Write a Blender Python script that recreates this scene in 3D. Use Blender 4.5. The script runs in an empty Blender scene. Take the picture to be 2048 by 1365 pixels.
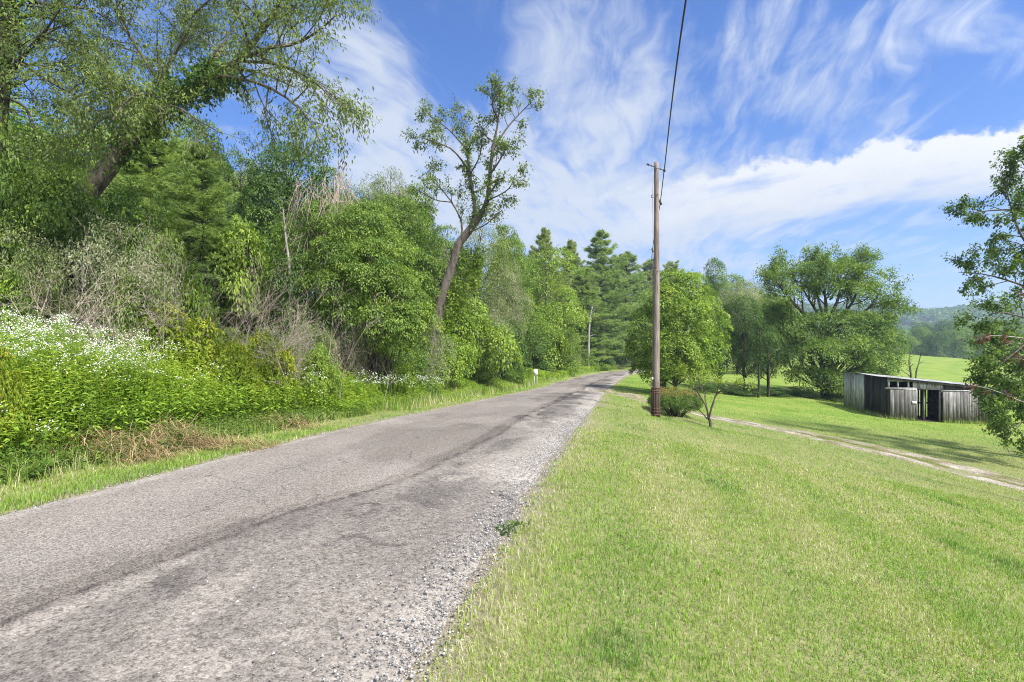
import bpy, math
import numpy as np

scene = bpy.context.scene
COL = scene.collection
rng = np.random.default_rng(11)
PI = math.pi
CAM_Z, F, CX, CY = 1.6, 1024.0, 1024.0, 682.5      # the photograph's pinhole (pixels of the 2048-wide picture)

# ------------------------------------------------------------------ small maths
def norm(v):
    return v / np.maximum(np.linalg.norm(v, axis=-1, keepdims=True), 1e-9)

def at(px, py, d):
    return np.array([(px - CX) / F * d, d, CAM_Z + (CY - py) / F * d])

def sstep(a, b, x):
    t = np.clip((x - a) / (b - a), 0, 1)
    return t * t * (3 - 2 * t)

def _hash(ix, iy, seed):
    h = (ix.astype(np.int64) * 374761393 + iy.astype(np.int64) * 668265263 + seed * 1442695041) & 0x7fffffff
    h = ((h ^ (h >> 13)) * 1274126177) & 0x7fffffff
    return ((h ^ (h >> 16)) & 0xffff) / 65535.0

def vnoise(x, y, seed=0):
    x = np.asarray(x, float); y = np.asarray(y, float)
    ix = np.floor(x); iy = np.floor(y)
    fx = x - ix; fy = y - iy
    fx = fx * fx * (3 - 2 * fx); fy = fy * fy * (3 - 2 * fy)
    a = _hash(ix, iy, seed); b = _hash(ix + 1, iy, seed)
    c = _hash(ix, iy + 1, seed); d = _hash(ix + 1, iy + 1, seed)
    return (a + (b - a) * fx) * (1 - fy) + (c + (d - c) * fx) * fy

def fbm(x, y, seed=0, octv=4):
    s, amp, tot = 0.0, 1.0, 0.0
    for k in range(octv):
        s = s + amp * vnoise(x * 2 ** k + 17.3 * k, y * 2 ** k - 9.1 * k, seed + k)
        tot += amp; amp *= 0.5
    return s / tot

def spline(pts, n):
    p = np.asarray(pts, float)
    if len(p) == 2:
        return p[0] + (p[1] - p[0]) * np.linspace(0, 1, n)[:, None]
    q = np.vstack([2 * p[0] - p[1], p, 2 * p[-1] - p[-2]])
    t = np.linspace(0, len(p) - 1 - 1e-6, n)
    i = t.astype(int); f = (t - i)[:, None]
    a, b, c, d = q[i], q[i + 1], q[i + 2], q[i + 3]
    return 0.5 * (2 * b + (c - a) * f + (2 * a - 5 * b + 4 * c - d) * f ** 2 + (3 * b - a - 3 * c + d) * f ** 3)

# ------------------------------------------------------------------ mesh buffers
class Buf:
    def __init__(self):
        self.v, self.q, self.t, self.a, self.n = [], [], [], [], 0
    def add(self, V, Q=None, T=None, tone=0.5):
        V = np.asarray(V, float).reshape(-1, 3)
        self.v.append(V)
        self.a.append(np.broadcast_to(np.asarray(tone, float), (len(V),)).copy())
        if Q is not None and len(Q): self.q.append(np.asarray(Q, np.int64) + self.n)
        if T is not None and len(T): self.t.append(np.asarray(T, np.int64) + self.n)
        self.n += len(V)
    def quads(self, P, tone):
        n = len(P)
        if n: self.add(P.reshape(-1, 3), Q=np.arange(4 * n).reshape(n, 4), tone=np.repeat(np.broadcast_to(tone, (n,)), 4))
    def tris(self, P, tone):
        n = len(P)
        if n: self.add(P.reshape(-1, 3), T=np.arange(3 * n).reshape(n, 3), tone=np.repeat(np.broadcast_to(tone, (n,)), 3))
    def box(self, lo, hi, tone=0.5, jit=0.0):
        lo = np.array(lo, float); hi = np.array(hi, float)
        V = np.array([[(lo, hi)[i][0], (lo, hi)[j][1], (lo, hi)[k][2]] for k in (0, 1) for j in (0, 1) for i in (0, 1)])
        if jit: V = V + rng.normal(0, jit, V.shape)
        self.add(V, Q=[[0, 2, 3, 1], [4, 5, 7, 6], [0, 1, 5, 4], [2, 6, 7, 3], [0, 4, 6, 2], [1, 3, 7, 5]], tone=tone)
    def tube(self, pts, rad, k=6, tone=0.5, cap=False, wob=0.0):
        pts = np.asarray(pts, float); n = len(pts)
        rad = np.broadcast_to(np.asarray(rad, float), (n,))
        tan = norm(np.gradient(pts, axis=0))
        ref = np.array([0.0, 0, 1]) if abs(tan[:, 2]).max() < 0.9 else np.array([0.31, 0.95, 0.02])
        s = norm(np.cross(tan, ref)); u = np.cross(s, tan)
        a = np.linspace(0, 2 * PI, k, endpoint=False)
        r = rad[:, None, None]
        if wob: r = r * (1 + wob * (rng.random((n, k, 1)) - 0.5))
        V = pts[:, None, :] + r * (np.cos(a)[None, :, None] * s[:, None, :] + np.sin(a)[None, :, None] * u[:, None, :])
        i = np.arange(n - 1)[:, None] * k; j = np.arange(k)[None, :]; j2 = (j + 1) % k
        Q = np.stack([i + j, i + j2, i + k + j2, i + k + j], -1).reshape(-1, 4)
        V = V.reshape(-1, 3); T = None
        if cap:
            V = np.vstack([V, pts[0], pts[-1]]); m = n * k
            T = [[m, (b + 1) % k, b] for b in range(k)] + [[m + 1, (n - 1) * k + b, (n - 1) * k + (b + 1) % k] for b in range(k)]
        self.add(V, Q=Q, T=T, tone=tone)
    def mesh(self, name, mat, smooth=False, extra=None):
        V = np.concatenate(self.v) if self.v else np.zeros((0, 3))
        Q = np.concatenate(self.q) if self.q else np.zeros((0, 4), np.int64)
        T = np.concatenate(self.t) if self.t else np.zeros((0, 3), np.int64)
        me = bpy.data.meshes.new(name)
        me.vertices.add(len(V)); me.vertices.foreach_set('co', V.astype(np.float32).ravel())
        loops = np.concatenate([Q.ravel(), T.ravel()]).astype(np.int32)
        me.loops.add(len(loops)); me.loops.foreach_set('vertex_index', loops)
        st = np.concatenate([np.arange(len(Q)) * 4, len(Q) * 4 + np.arange(len(T)) * 3]).astype(np.int32)
        me.polygons.add(len(st)); me.polygons.foreach_set('loop_start', st)
        me.update(calc_edges=True)
        me.attributes.new('tone', 'FLOAT', 'POINT').data.foreach_set('value', np.concatenate(self.a).astype(np.float32))
        for key, arr in (extra or {}).items():
            me.attributes.new(key, 'FLOAT', 'POINT').data.foreach_set('value', np.asarray(arr, np.float32))
        if smooth: me.polygons.foreach_set('use_smooth', np.ones(len(st), bool))
        me.materials.append(mat)
        return me
    def build(self, name, mat, parent=None, smooth=False, extra=None):
        return obj(name, self.mesh(name, mat, smooth, extra), parent)

def obj(name, me, parent=None):
    o = bpy.data.objects.new(name, me); COL.objects.link(o)
    if parent is not None: o.parent = parent
    return o

def tag(o, label=None, cat=None, group=None, kind=None):
    if label: o['label'] = label
    if cat: o['category'] = cat
    if group: o['group'] = group
    if kind: o['kind'] = kind
    return o

def thing(name, label, cat, loc, rotz=0.0, scale=(1, 1, 1), group=None):
    o = bpy.data.objects.new(name, None); COL.objects.link(o)
    o.location = loc; o.rotation_euler = (0, 0, rotz); o.scale = scale; o.empty_display_size = 0.2
    return tag(o, label, cat, group)

# ------------------------------------------------------------------ materials
def newmat(name):
    m = bpy.data.materials.new(name); m.use_nodes = True
    nt = m.node_tree; nt.nodes.clear()
    out = nt.nodes.new('ShaderNodeOutputMaterial')
    return m, nt, out

def link(nt, a, b): nt.links.new(a, b)

def ramp(nt, fac, stops, interp='LINEAR'):
    r = nt.nodes.new('ShaderNodeValToRGB'); cr = r.color_ramp; cr.interpolation = interp
    while len(cr.elements) < len(stops): cr.elements.new(0.5)
    for e, (p, c) in zip(cr.elements, stops):
        e.position = p; e.color = (*c, 1) if len(c) == 3 else c
    link(nt, fac, r.inputs[0])
    return r.outputs[0]

def attr(nt, name):
    a = nt.nodes.new('ShaderNodeAttribute'); a.attribute_name = name
    return a.outputs['Fac']

def math_(nt, op, a, b=None, c=None, clamp=False):
    n = nt.nodes.new('ShaderNodeMath'); n.operation = op; n.use_clamp = clamp
    for i, x in enumerate((a, b, c)):
        if x is None: continue
        if isinstance(x, (int, float)): n.inputs[i].default_value = x
        else: link(nt, x, n.inputs[i])
    return n.outputs[0]

def noise(nt, vec, scale, detail=3.0, rough=0.55, dist=0.0):
    n = nt.nodes.new('ShaderNodeTexNoise')
    n.inputs['Scale'].default_value = scale; n.inputs['Detail'].default_value = detail
    n.inputs['Roughness'].default_value = rough; n.inputs['Distortion'].default_value = dist
    if vec is not None: link(nt, vec, n.inputs['Vector'])
    return n.outputs[0]

def mixc(nt, fac, a, b, mode='MIX'):
    n = nt.nodes.new('ShaderNodeMix'); n.data_type = 'RGBA'; n.blend_type = mode
    for s, x in ((n.inputs[0], fac), (n.inputs[6], a), (n.inputs[7], b)):
        if isinstance(x, (int, float)): s.default_value = x
        elif isinstance(x, tuple): s.default_value = (*x, 1)
        else: link(nt, x, s)
    return n.outputs[2]

def mapped(nt, kind='Object', scale=(1, 1, 1)):
    tc = nt.nodes.new('ShaderNodeTexCoord'); mp = nt.nodes.new('ShaderNodeMapping')
    mp.inputs['Scale'].default_value = scale
    link(nt, tc.outputs[kind], mp.inputs['Vector'])
    return mp.outputs[0]

def bump(nt, h, strength=0.4, dist=0.02):
    b = nt.nodes.new('ShaderNodeBump'); b.inputs['Strength'].default_value = strength; b.inputs['Distance'].default_value = dist
    link(nt, h, b.inputs['Height'])
    return b.outputs[0]

def bsdf(nt, out, col, rough=0.8, spec=0.3, normal=None):
    p = nt.nodes.new('ShaderNodeBsdfPrincipled')
    if isinstance(col, tuple): p.inputs['Base Color'].default_value = (*col, 1)
    else: link(nt, col, p.inputs['Base Color'])
    if isinstance(rough, (int, float)): p.inputs['Roughness'].default_value = rough
    else: link(nt, rough, p.inputs['Roughness'])
    p.inputs['Specular IOR Level'].default_value = spec
    if normal is not None: link(nt, normal, p.inputs['Normal'])
    if out is not None: link(nt, p.outputs[0], out.inputs['Surface'])
    return p

LEAF_GAIN = (1.66, 1.46, 1.55)
def leafmat(name, stops, transl=0.42, rough=0.55, spec=0.22, gain=LEAF_GAIN):
    m, nt, out = newmat(name)
    c = ramp(nt, attr(nt, 'tone'), [(q, tuple(min(.8, k * gn) for k, gn in zip(col, gain))) for q, col in stops])
    p = bsdf(nt, None, c, rough, spec)
    t = nt.nodes.new('ShaderNodeBsdfTranslucent')
    link(nt, mixc(nt, 1.0, c, (1.15, 1.15, 0.55), 'MULTIPLY'), t.inputs['Color'])
    mx = nt.nodes.new('ShaderNodeMixShader'); mx.inputs[0].default_value = transl
    link(nt, p.outputs[0], mx.inputs[1]); link(nt, t.outputs[0], mx.inputs[2]); link(nt, mx.outputs[0], out.inputs['Surface'])
    return m

def barkmat(name, dark, light, scale=6.0, stretch=0.18):
    m, nt, out = newmat(name)
    v = mapped(nt, 'Object', (1, 1, stretch))
    n1 = noise(nt, v, scale, 5, 0.65); n2 = noise(nt, v, scale * 5, 3, 0.6)
    h = math_(nt, 'ADD', math_(nt, 'MULTIPLY', n1, 0.6), math_(nt, 'MULTIPLY', n2, 0.4))
    bsdf(nt, out, ramp(nt, h, [(0.36, dark), (0.62, light)]), 0.9, 0.15, bump(nt, h, 0.7, 0.03))
    return m

def flatmat(name, col, rough=0.6, spec=0.3, metal=0.0, var=0.25, scale=20):
    m, nt, out = newmat(name)
    n = noise(nt, mapped(nt), scale, 4, 0.6)
    a = tuple(c * (1 - var) for c in col); b = tuple(min(1, c * (1 + var)) for c in col)
    p = bsdf(nt, out, ramp(nt, n, [(0.3, a), (0.7, b)]), rough, spec)
    p.inputs['Metallic'].default_value = metal
    return m
# ------------------------------------------------------------------ the lie of the land
_cy = np.array([-60, -30, 4.7, 11.2, 20, 35, 50, 63, 80, 95, 110, 130, 160, 200.])
_cx = np.array([-16.6, -10, -2.37, -.95, 1.0, 4.25, 8.0, 11.6, 17.6, 24, 32, 46, 72, 112.])
YS = np.arange(-60, 200, 0.25)
_k = np.exp(-np.linspace(-3, 3, 49) ** 2 / 2); _k /= _k.sum()
CS = np.convolve(np.pad(np.interp(YS, _cy, _cx), 24, mode='reflect', reflect_type='odd'), _k, 'valid')
def road_c(y): return np.interp(y, YS, CS)
DC = np.gradient(CS, YS)
def road_slope(y): return np.interp(y, YS, DC)
HW = 2.27                                              # half the road's width, square to it
def road_off(x, y):                                    # signed distance from the road's middle, + to the lawn side
    return (x - road_c(y)) / np.sqrt(1 + road_slope(y) ** 2)
_ry = np.array([-60, -30, -12, 0, 5, 7, 11.2, 16.6, 25, 35, 50, 63, 80, 100, 130, 160, 200.])
_rz = np.array([.6, .3, .1, .01, 0, -.06, -.22, -.54, -1.02, -1.6, -2.2, -2.65, -3.2, -3.9, -4.9, -5.6, -6.2])
DRIVE = np.array([at(1212, 799, 31.5), at(1250, 804, 29.6), at(1310, 815, 26), at(1430, 838, 23.4), at(1600, 868, 21), at(1750, 899, 18.7), at(1900, 936, 16.8), at(2048, 975, 15.2), at(2250, 1015, 13.6)])
DRIVE = np.vstack([DRIVE, [21, 11, -3.3], [27, 6, -3.6]])

def _controls():
    P = []
    for y, z in zip(np.concatenate([np.arange(-20, 40, 3.), np.arange(40, 200, 9.)]), np.interp(np.concatenate([np.arange(-20, 40, 3.), np.arange(40, 200, 9.)]), _ry, _rz)):
        n = math.sqrt(1 + road_slope(y) ** 2); c = road_c(y)
        for o, dz in ((-2.3, 0), (0, 0.0), (2.3, 0), (-3.5, 0), (-5.2, .32), (-8.2, 1.05), (-12.5, 2.1), (-22, 4.6), (-42, 9.5), (-72, 15), (-130, 22)):
            P.append((c + o * n, y, z + dz))
        if y < 23:
            for o, dz in ((3.6, -.2), (5.3, -.5), (8.3, -1.08), (12.3, -1.9)):
                if o < 9 or y < 9: P.append((c + o * n, y, z + dz))
        elif y < 34: P.append((c + 3.6 * n, y, z - .2))
    for q in ((1310, 845, 19), (1420, 856, 18), (1350, 838, 21), (1260, 766, 46), (1300, 780, 38), (1480, 792, 42), (1600, 795, 42),
              (1690, 815, 38), (1775, 838, 34), (1985, 848, 33.5), (1830, 838, 38), (1960, 838, 40), (2048, 905, 22), (2048, 945, 17.6), (2048, 868, 30),
              (1800, 766, 60), (1930, 772, 60), (1520, 757, 60), (1400, 752, 60), (1800, 708, 130), (1930, 722, 130), (2100, 735, 130), (1650, 712, 120),
              (1500, 720, 120), (1860, 735, 90), (1560, 735, 85), (2100, 760, 80), (2048, 800, 50)):
        P.append(tuple(at(*q)))
    for p in DRIVE: P.append(tuple(p))
    P += [(60, 20, -5.8), (90, 60, -6), (40, -10, -4), (22, -20, -2.6), (60, -30, -5), (14, -4, -2.4), (20, 2, -3.2),
          (110, 200, -11), (190, 200, -12), (260, 200, -12), (-60, 230, 20), (0, 220, 15), (50, 220, 9), (100, 260, 8), (150, 270, 0), (200, 240, -9),
          (-60, 300, 24), (60, 330, 20), (150, 330, 12), (220, 330, -4), (300, 330, -12), (300, 100, -10), (-140, 60, 20), (-140, 0, 20), (-100, -40, 16)]
    return np.array(P)
_C = _controls()
_d = np.linalg.norm(_C[:, None, :2] - _C[None, :, :2], axis=-1)
_A = np.block([[_d + 0.02 * np.eye(len(_C)), np.ones((len(_C), 1))], [np.ones((1, len(_C))), np.zeros((1, 1))]])
_w = np.linalg.solve(_A, np.append(_C[:, 2], 0))
def _axis(lo, d0, d1, hi, step, g=1.13):
    mid = list(np.arange(d0, d1, step)); s = step; a = d1
    while a < hi: mid.append(a); s *= g; a += s
    s = step; a = d0 - step
    while a > lo: mid.insert(0, a); s *= g; a -= s
    return np.array(mid)
GX = _axis(-1600, -14, 34, 1900, 0.3, 1.09)
GY = _axis(-200, -3, 48, 1900, 0.3, 1.075)
XX, YY = np.meshgrid(GX, GY)
def _base(x, y):
    out = np.empty(x.shape)
    for i in range(x.shape[0]):
        r = np.sqrt((x[i][:, None] - _C[None, :, 0]) ** 2 + (y[i][:, None] - _C[None, :, 1]) ** 2)
        out[i] = r @ _w[:-1] + _w[-1]
    far = -14 + 62 * np.exp(-((y - 800) / 170) ** 2) * sstep(150, 420, x) * (0.75 + 0.5 * fbm(x / 160, y / 160, 5)) \
          + 26 * sstep(120, -60, x - 0.25 * (y - 300)) + 20 * np.exp(-((y - 480) / 90) ** 2) * sstep(230, 420, x) * fbm(x / 120, y / 120, 9)
    dd = np.maximum.reduce([(y - 270) / 110, (np.abs(x - 60) - 210) / 110, (-y - 40) / 60])
    w = sstep(0, 1, dd)
    return out * (1 - w) + far * w
HB = _base(XX, YY)
_near = sstep(60, 25, np.hypot(XX, YY))
_lawn = sstep(0.1, 0.8, road_off(XX, YY) - HW)
HB = HB + _near * 0.05 * (fbm(XX / 1.6, YY / 1.6, 3, 3) - 0.5) * (0.35 + 0.65 * _lawn)
_off = road_off(XX, YY)
_inr = sstep(HW + 0.15, HW - 0.3, np.abs(_off)) * (YY < 190) * (YY > -40)
HG = HB - 0.07 * _inr
def _bil(H, x, y):
    x = np.asarray(x, float); y = np.asarray(y, float)
    i = np.clip(np.searchsorted(GX, x) - 1, 0, len(GX) - 2); j = np.clip(np.searchsorted(GY, y) - 1, 0, len(GY) - 2)
    fx = np.clip((x - GX[i]) / (GX[i + 1] - GX[i]), 0, 1); fy = np.clip((y - GY[j]) / (GY[j + 1] - GY[j]), 0, 1)
    return (H[j, i] * (1 - fx) + H[j, i + 1] * fx) * (1 - fy) + (H[j + 1, i] * (1 - fx) + H[j + 1, i + 1] * fx) * fy
def hgt(x, y): return _bil(HG, x, y)
def hbase(x, y): return _bil(HB, x, y)

DR = spline(DRIVE, 240)
def drive_off(x, y):
    x = np.asarray(x, float).ravel(); y = np.asarray(y, float).ravel()
    out = np.empty(len(x)); tan = np.gradient(DR[:, :2], axis=0); tan = norm(tan)
    for s in range(0, len(x), 20000):
        dx = x[s:s + 20000, None] - DR[None, :, 0]; dy = y[s:s + 20000, None] - DR[None, :, 1]
        k = np.argmin(dx * dx + dy * dy, 1); r = np.arange(len(k))
        out[s:s + 20000] = tan[k, 0] * dy[r, k] - tan[k, 1] * dx[r, k]
    return out

# ------------------------------------------------------------------ ground
def ground():
    b = Buf(); ny, nx = XX.shape
    i = np.arange(ny - 1)[:, None] * nx + np.arange(nx - 1)[None, :]
    Q = np.stack([i, i + 1, i + nx + 1, i + nx], -1).reshape(-1, 4)
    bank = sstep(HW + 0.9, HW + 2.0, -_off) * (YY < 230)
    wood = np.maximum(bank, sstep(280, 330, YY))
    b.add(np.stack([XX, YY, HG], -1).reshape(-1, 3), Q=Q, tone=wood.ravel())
    m, nt, out = newmat('ground_turf')
    v = mapped(nt, 'Object')
    n1 = noise(nt, v, 0.35, 4, 0.6); n2 = noise(nt, v, 7.0, 4, 0.7); n3 = noise(nt, v, 45.0, 2, 0.6)
    lawn = ramp(nt, n1, [(0.35, (.125, .205, .036)), (0.52, (.18, .25, .050)), (0.66, (.225, .26, .072))])
    lawn = mixc(nt, attr(nt, 'thatch'), lawn, (.20, .205, .095))
    fine = math_(nt, 'ADD', math_(nt, 'MULTIPLY', n2, 0.55), math_(nt, 'MULTIPLY', n3, 0.45))
    lawn = mixc(nt, 1.0, lawn, ramp(nt, fine, [(0.3, (.62, .66, .6)), (0.7, (1.3, 1.22, 1.15))]), 'MULTIPLY')
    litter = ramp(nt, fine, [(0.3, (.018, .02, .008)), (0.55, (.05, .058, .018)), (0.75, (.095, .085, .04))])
    soil = ramp(nt, fine, [(0.3, (.13, .11, .08)), (0.55, (.24, .205, .15)), (0.75, (.36, .32, .25))])
    lawn = mixc(nt, attr(nt, 'soil'), lawn, soil)
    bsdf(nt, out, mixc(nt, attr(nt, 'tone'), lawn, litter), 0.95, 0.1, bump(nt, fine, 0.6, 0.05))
    so_ = sstep(.55, .05, np.abs(_off) - HW + .5 * (fbm(XX * 1.4, YY * 1.4, 8) - .5)) * (YY < 80); dd_ = np.full(XX.shape, 9.0); k_ = (XX > 2) & (XX < 40) & (YY > 4) & (YY < 36); dd_[k_] = np.abs(drive_off(XX[k_], YY[k_])); so_ = np.maximum(so_, .6 * sstep(2.1, 1.4, dd_))
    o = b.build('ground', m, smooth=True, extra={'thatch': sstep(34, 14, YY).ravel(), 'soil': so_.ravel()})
    tag(o, kind='structure')
ground()

# ------------------------------------------------------------------ road
def seam(y):                                            # where the older lane meets the rougher one, as an offset
    return np.interp(y, [0, 2.9, 3.5, 4, 4.53, 5.3, 5.8, 7.4, 9.5, 13, 20, 30, 60, 120], [-.1, 0, .17, .22, .27, .58, .83, 1.02, 1.08, .9, .95, .8, .6, .5]) \
        + 0.09 * (fbm(y * 1.7, y * 0 + 3, 21) - .5) + 0.05 * (vnoise(y * 7, y * 0, 22) - .5)

def road():
    ys = []; y = -14.0
    while y < 150:
        ys.append(y); y += 0.035 if 1.6 < y < 9 else (0.08 if 9 <= y < 18 else (0.25 if y < 60 and y > -2 else 0.6))
    ys = np.array(ys); os_ = np.unique(np.concatenate([np.linspace(-HW - .45, HW + .5, 116)]))
    Y0, O = np.meshgrid(ys, os_, indexing='ij')
    s = road_slope(Y0); n = np.sqrt(1 + s * s)
    X = road_c(Y0) + O / n; Y = Y0 - O * s / n
    near = sstep(40, 15, Y0)
    edge = sstep(HW - .25, HW + .42, np.abs(O) + 0.28 * (fbm(X * 1.1, Y * 1.1, 31) - .5) + .08 * (vnoise(X * 7, Y * 7, 33) - .5))
    sm = O - seam(Y0)
    rough = sstep(0, .03, sm)
    Z = hbase(X, Y) + .035 * (1 - (O / HW) ** 2) - .085 * edge + 0.006
    Z += .012 * near * sstep(.05, -.01, np.abs(sm + .02)) * -1 + .012 * (1 - rough) * near
    Z += near * (.018 * (fbm(X * .8, Y * .8, 41, 3) - .5) + rough * .012 * (fbm(X * 9, Y * 9, 43, 2) - .5))
    a = fbm(X * .9, Y * .42, 51, 4)
    streak = fbm((O) * 1.6, Y0 * .16, 52, 4)
    # tone: 0 dark ... 1 pale; each patch belongs to the surface itself
    lane = .76 + .26 * (a - .5) + .26 * (streak - .5)
    lane -= .15 * sstep(-.30 * fbm(Y0 * .9, O * 0, 53, 5) - .10, -.30 * fbm(Y0 * .9, O * 0, 53, 5) - .06, sm + .05 * (vnoise(X * 8, Y * 8, 54) - .5)) * sstep(.02, -.02, sm)
    lane -= .12 * sstep(.545, .56, fbm(X * .6 + 2, Y * .35, 55, 6))   # darker sealed band by the seam
    rgh = .49 + .44 * (a - .5)
    patch = sstep(.535, .565, fbm(X * .75 + 4, Y * .5, 57, 6)) * sstep(.15, .3, sm) * sstep(1.8, 1.5, O)
    rgh -= .11 * patch * (.6 + .8 * fbm(X * 6, Y * 6, 59, 2))
    rgh += .12 * sstep(.56, .585, fbm(X * 1.5 + 9, Y * 1.1, 58, 5))
    rgh += .03 * sstep(1.4, 2.0, O)
    tone = np.where(sm > 0, rgh, lane)
    tone -= .22 * sstep(.03, .0, np.abs(sm + .005 + .02 * (vnoise(X * 9, Y * 9, 60) - .5)))
    tone -= .14 * sstep(HW - .28, HW - .1, -O + .2 * (fbm(X * 2, Y * 2, 67) - .5))
    far = sstep(7, 14, Y0)
    fp = fbm(O * .8 + 3, Y0 * .22, 61, 4)
    tone -= far * .18 * sstep(.55, .58, fp)
    crk = np.abs(fbm(X * .7 + 11, Y * .32, 63, 4) - .5)
    tone -= .20 * sstep(.012, .0, crk) * sstep(.45, .6, fbm(X * .3, Y * .3, 64))
    tone = np.clip(tone, 0, 1)
    grav = np.clip(sstep(.02, .1, sm) * (.45 + .3 * a) + sstep(HW - .4, HW - .05, O) * .6 + sstep(HW - .3, HW - .1, -O + .1 * (vnoise(X * 3, Y * 3, 66) - .5)) * .8, 0, 1)
    i = np.arange(len(ys) - 1)[:, None] * len(os_) + np.arange(len(os_) - 1)[None, :]
    Q = np.stack([i, i + len(os_), i + len(os_) + 1, i + 1], -1).reshape(-1, 4)
    b = Buf(); b.add(np.stack([X, Y, Z], -1).reshape(-1, 3), Q=Q, tone=tone.ravel())
    m, nt, out = newmat('worn_asphalt')
    v = mapped(nt, 'Object')
    g = attr(nt, 'grav')
    vo = nt.nodes.new('ShaderNodeTexVoronoi'); vo.inputs['Scale'].default_value = 38; link(nt, v, vo.inputs['Vector'])
    vs = nt.nodes.new('ShaderNodeTexVoronoi'); vs.inputs['Scale'].default_value = 105; link(nt, v, vs.inputs['Vector'])
    sx = nt.nodes.new('ShaderNodeSeparateColor'); link(nt, vo.outputs['Color'], sx.inputs[0])
    sy = nt.nodes.new('ShaderNodeSeparateColor'); link(nt, vs.outputs['Color'], sy.inputs[0])
    f1 = noise(nt, v, 260, 2, 0.6); f2 = noise(nt, v, 22, 4, 0.65)
    stone = math_(nt, 'ADD', math_(nt, 'MULTIPLY', math_(nt, 'MULTIPLY', sx.outputs[0], g), .55), math_(nt, 'MULTIPLY', sy.outputs[0], .45))
    stone = math_(nt, 'ADD', stone, math_(nt, 'MULTIPLY', f1, .35))
    base = ramp(nt, attr(nt, 'tone'), [(0.1, (.048, .042, .039)), (0.32, (.105, .092, .084)), (0.5, (.196, .173, .152)), (0.68, (.250, .223, .199)), (.9, (.32, .29, .262))])
    warm = mixc(nt, math_(nt, 'MULTIPLY', g, .8), base, mixc(nt, 1.0, base, (.97, 1.02, 1.04), 'MULTIPLY'))
    speck = ramp(nt, stone, [(0.16, (.32, .31, .30)), (0.5, (.96, .95, .94)), (0.9, (1.65, 1.62, 1.58))])
    col = mixc(nt, 1.0, warm, speck, 'MULTIPLY')
    col = mixc(nt, 1.0, col, ramp(nt, f2, [(0.3, (.84, .83, .82)), (.7, (1.14, 1.13, 1.12))]), 'MULTIPLY')
    ve = nt.nodes.new('ShaderNodeTexVoronoi'); ve.feature = 'DISTANCE_TO_EDGE'; ve.inputs['Scale'].default_value = 1.5
    nv = nt.nodes.new('ShaderNodeTexNoise'); nv.inputs['Scale'].default_value = 3.0; nv.inputs['Detail'].default_value = 5; link(nt, v, nv.inputs['Vector'])
    va = nt.nodes.new('ShaderNodeVectorMath'); va.operation = 'MULTIPLY_ADD'; link(nt, nv.outputs['Color'], va.inputs[0]); va.inputs[1].default_value = (.55, .55, 0); link(nt, v, va.inputs[2]); link(nt, va.outputs[0], ve.inputs['Vector'])
    crk_m = math_(nt, 'MULTIPLY', ramp(nt, ve.outputs['Distance'], [(.004, (1,) * 3), (.016, (0,) * 3)]), ramp(nt, noise(nt, v, .55, 3, .6), [(.50, (0,) * 3), (.56, (.62,) * 3)]))
    crk_m = math_(nt, 'MULTIPLY', crk_m, math_(nt, 'SUBTRACT', 1.0, math_(nt, 'MULTIPLY', g, .75)))
    col = mixc(nt, crk_m, col, (.05, .043, .038))
    h = math_(nt, 'ADD', math_(nt, 'MULTIPLY', math_(nt, 'MULTIPLY', vo.outputs['Distance'], g), -.9), math_(nt, 'MULTIPLY', vs.outputs['Distance'], -.35))
    h = math_(nt, 'ADD', h, math_(nt, 'MULTIPLY', f2, .5))
    bsdf(nt, out, col, 0.92, 0.2, bump(nt, h, 0.55, 0.012))
    o = b.build('road', m, smooth=True, extra={'grav': grav.ravel()})
    tag(o, kind='structure')
road()

def driveway():
    n = 420; P = spline(DRIVE, n); tan = norm(np.gradient(P[:, :2], axis=0)); nr = np.stack([-tan[:, 1], tan[:, 0]], -1)
    os_ = np.linspace(-2.4, 2.4, 62)
    X = P[:, None, 0] + nr[:, None, 0] * os_; Y = P[:, None, 1] + nr[:, None, 1] * os_
    O = np.broadcast_to(os_, X.shape)
    wid = 1.35 + .5 * sstep(9, 0, np.arange(n) * .1)[:, None]
    edge = sstep(wid - .3, wid + .5, np.abs(O) + 1.0 * (fbm(X * 1.2, Y * 1.2, 71) - .5))
    cen = sstep(.45, .1, np.abs(O + .15)) * sstep(60, 130, np.arange(n))[:, None]
    Z = hbase(X, Y) + .045 - .11 * edge - .02 * cen - .05 * sstep(.56, .66, fbm(X * .8, Y * .8, 74, 4))
    a = fbm(X * 1.3, Y * 1.3, 73, 4)
    tone = np.clip(.44 + 1.3 * (a - .5) - .35 * cen - .25 * edge, 0, 1)
    k = len(os_); i = np.arange(n - 1)[:, None] * k + np.arange(k - 1)[None, :]
    b = Buf(); b.add(np.stack([X, Y, Z], -1).reshape(-1, 3), Q=np.stack([i, i + k, i + k + 1, i + 1], -1).reshape(-1, 4)[:, ::-1], tone=tone.ravel())
    m, nt, out = newmat('drive_gravel')
    v = mapped(nt, 'Object')
    vs = nt.nodes.new('ShaderNodeTexVoronoi'); vs.inputs['Scale'].default_value = 26; link(nt, v, vs.inputs['Vector'])
    sy = nt.nodes.new('ShaderNodeSeparateColor'); link(nt, vs.outputs['Color'], sy.inputs[0])
    c = ramp(nt, attr(nt, 'tone'), [(0.05, (.10, .12, .035)), (0.28, (.17, .15, .085)), (0.5, (.25, .222, .175)), (0.8, (.335, .31, .265))])
    c = mixc(nt, 1.0, c, ramp(nt, sy.outputs[0], [(0, (.6, .58, .55)), (1, (1.35, 1.33, 1.3))]), 'MULTIPLY')
    bsdf(nt, out, c, 0.95, 0.1, bump(nt, vs.outputs['Distance'], 0.6, 0.02))
    tag(b.build('driveway', m, smooth=True), kind='structure')
driveway()

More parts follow.
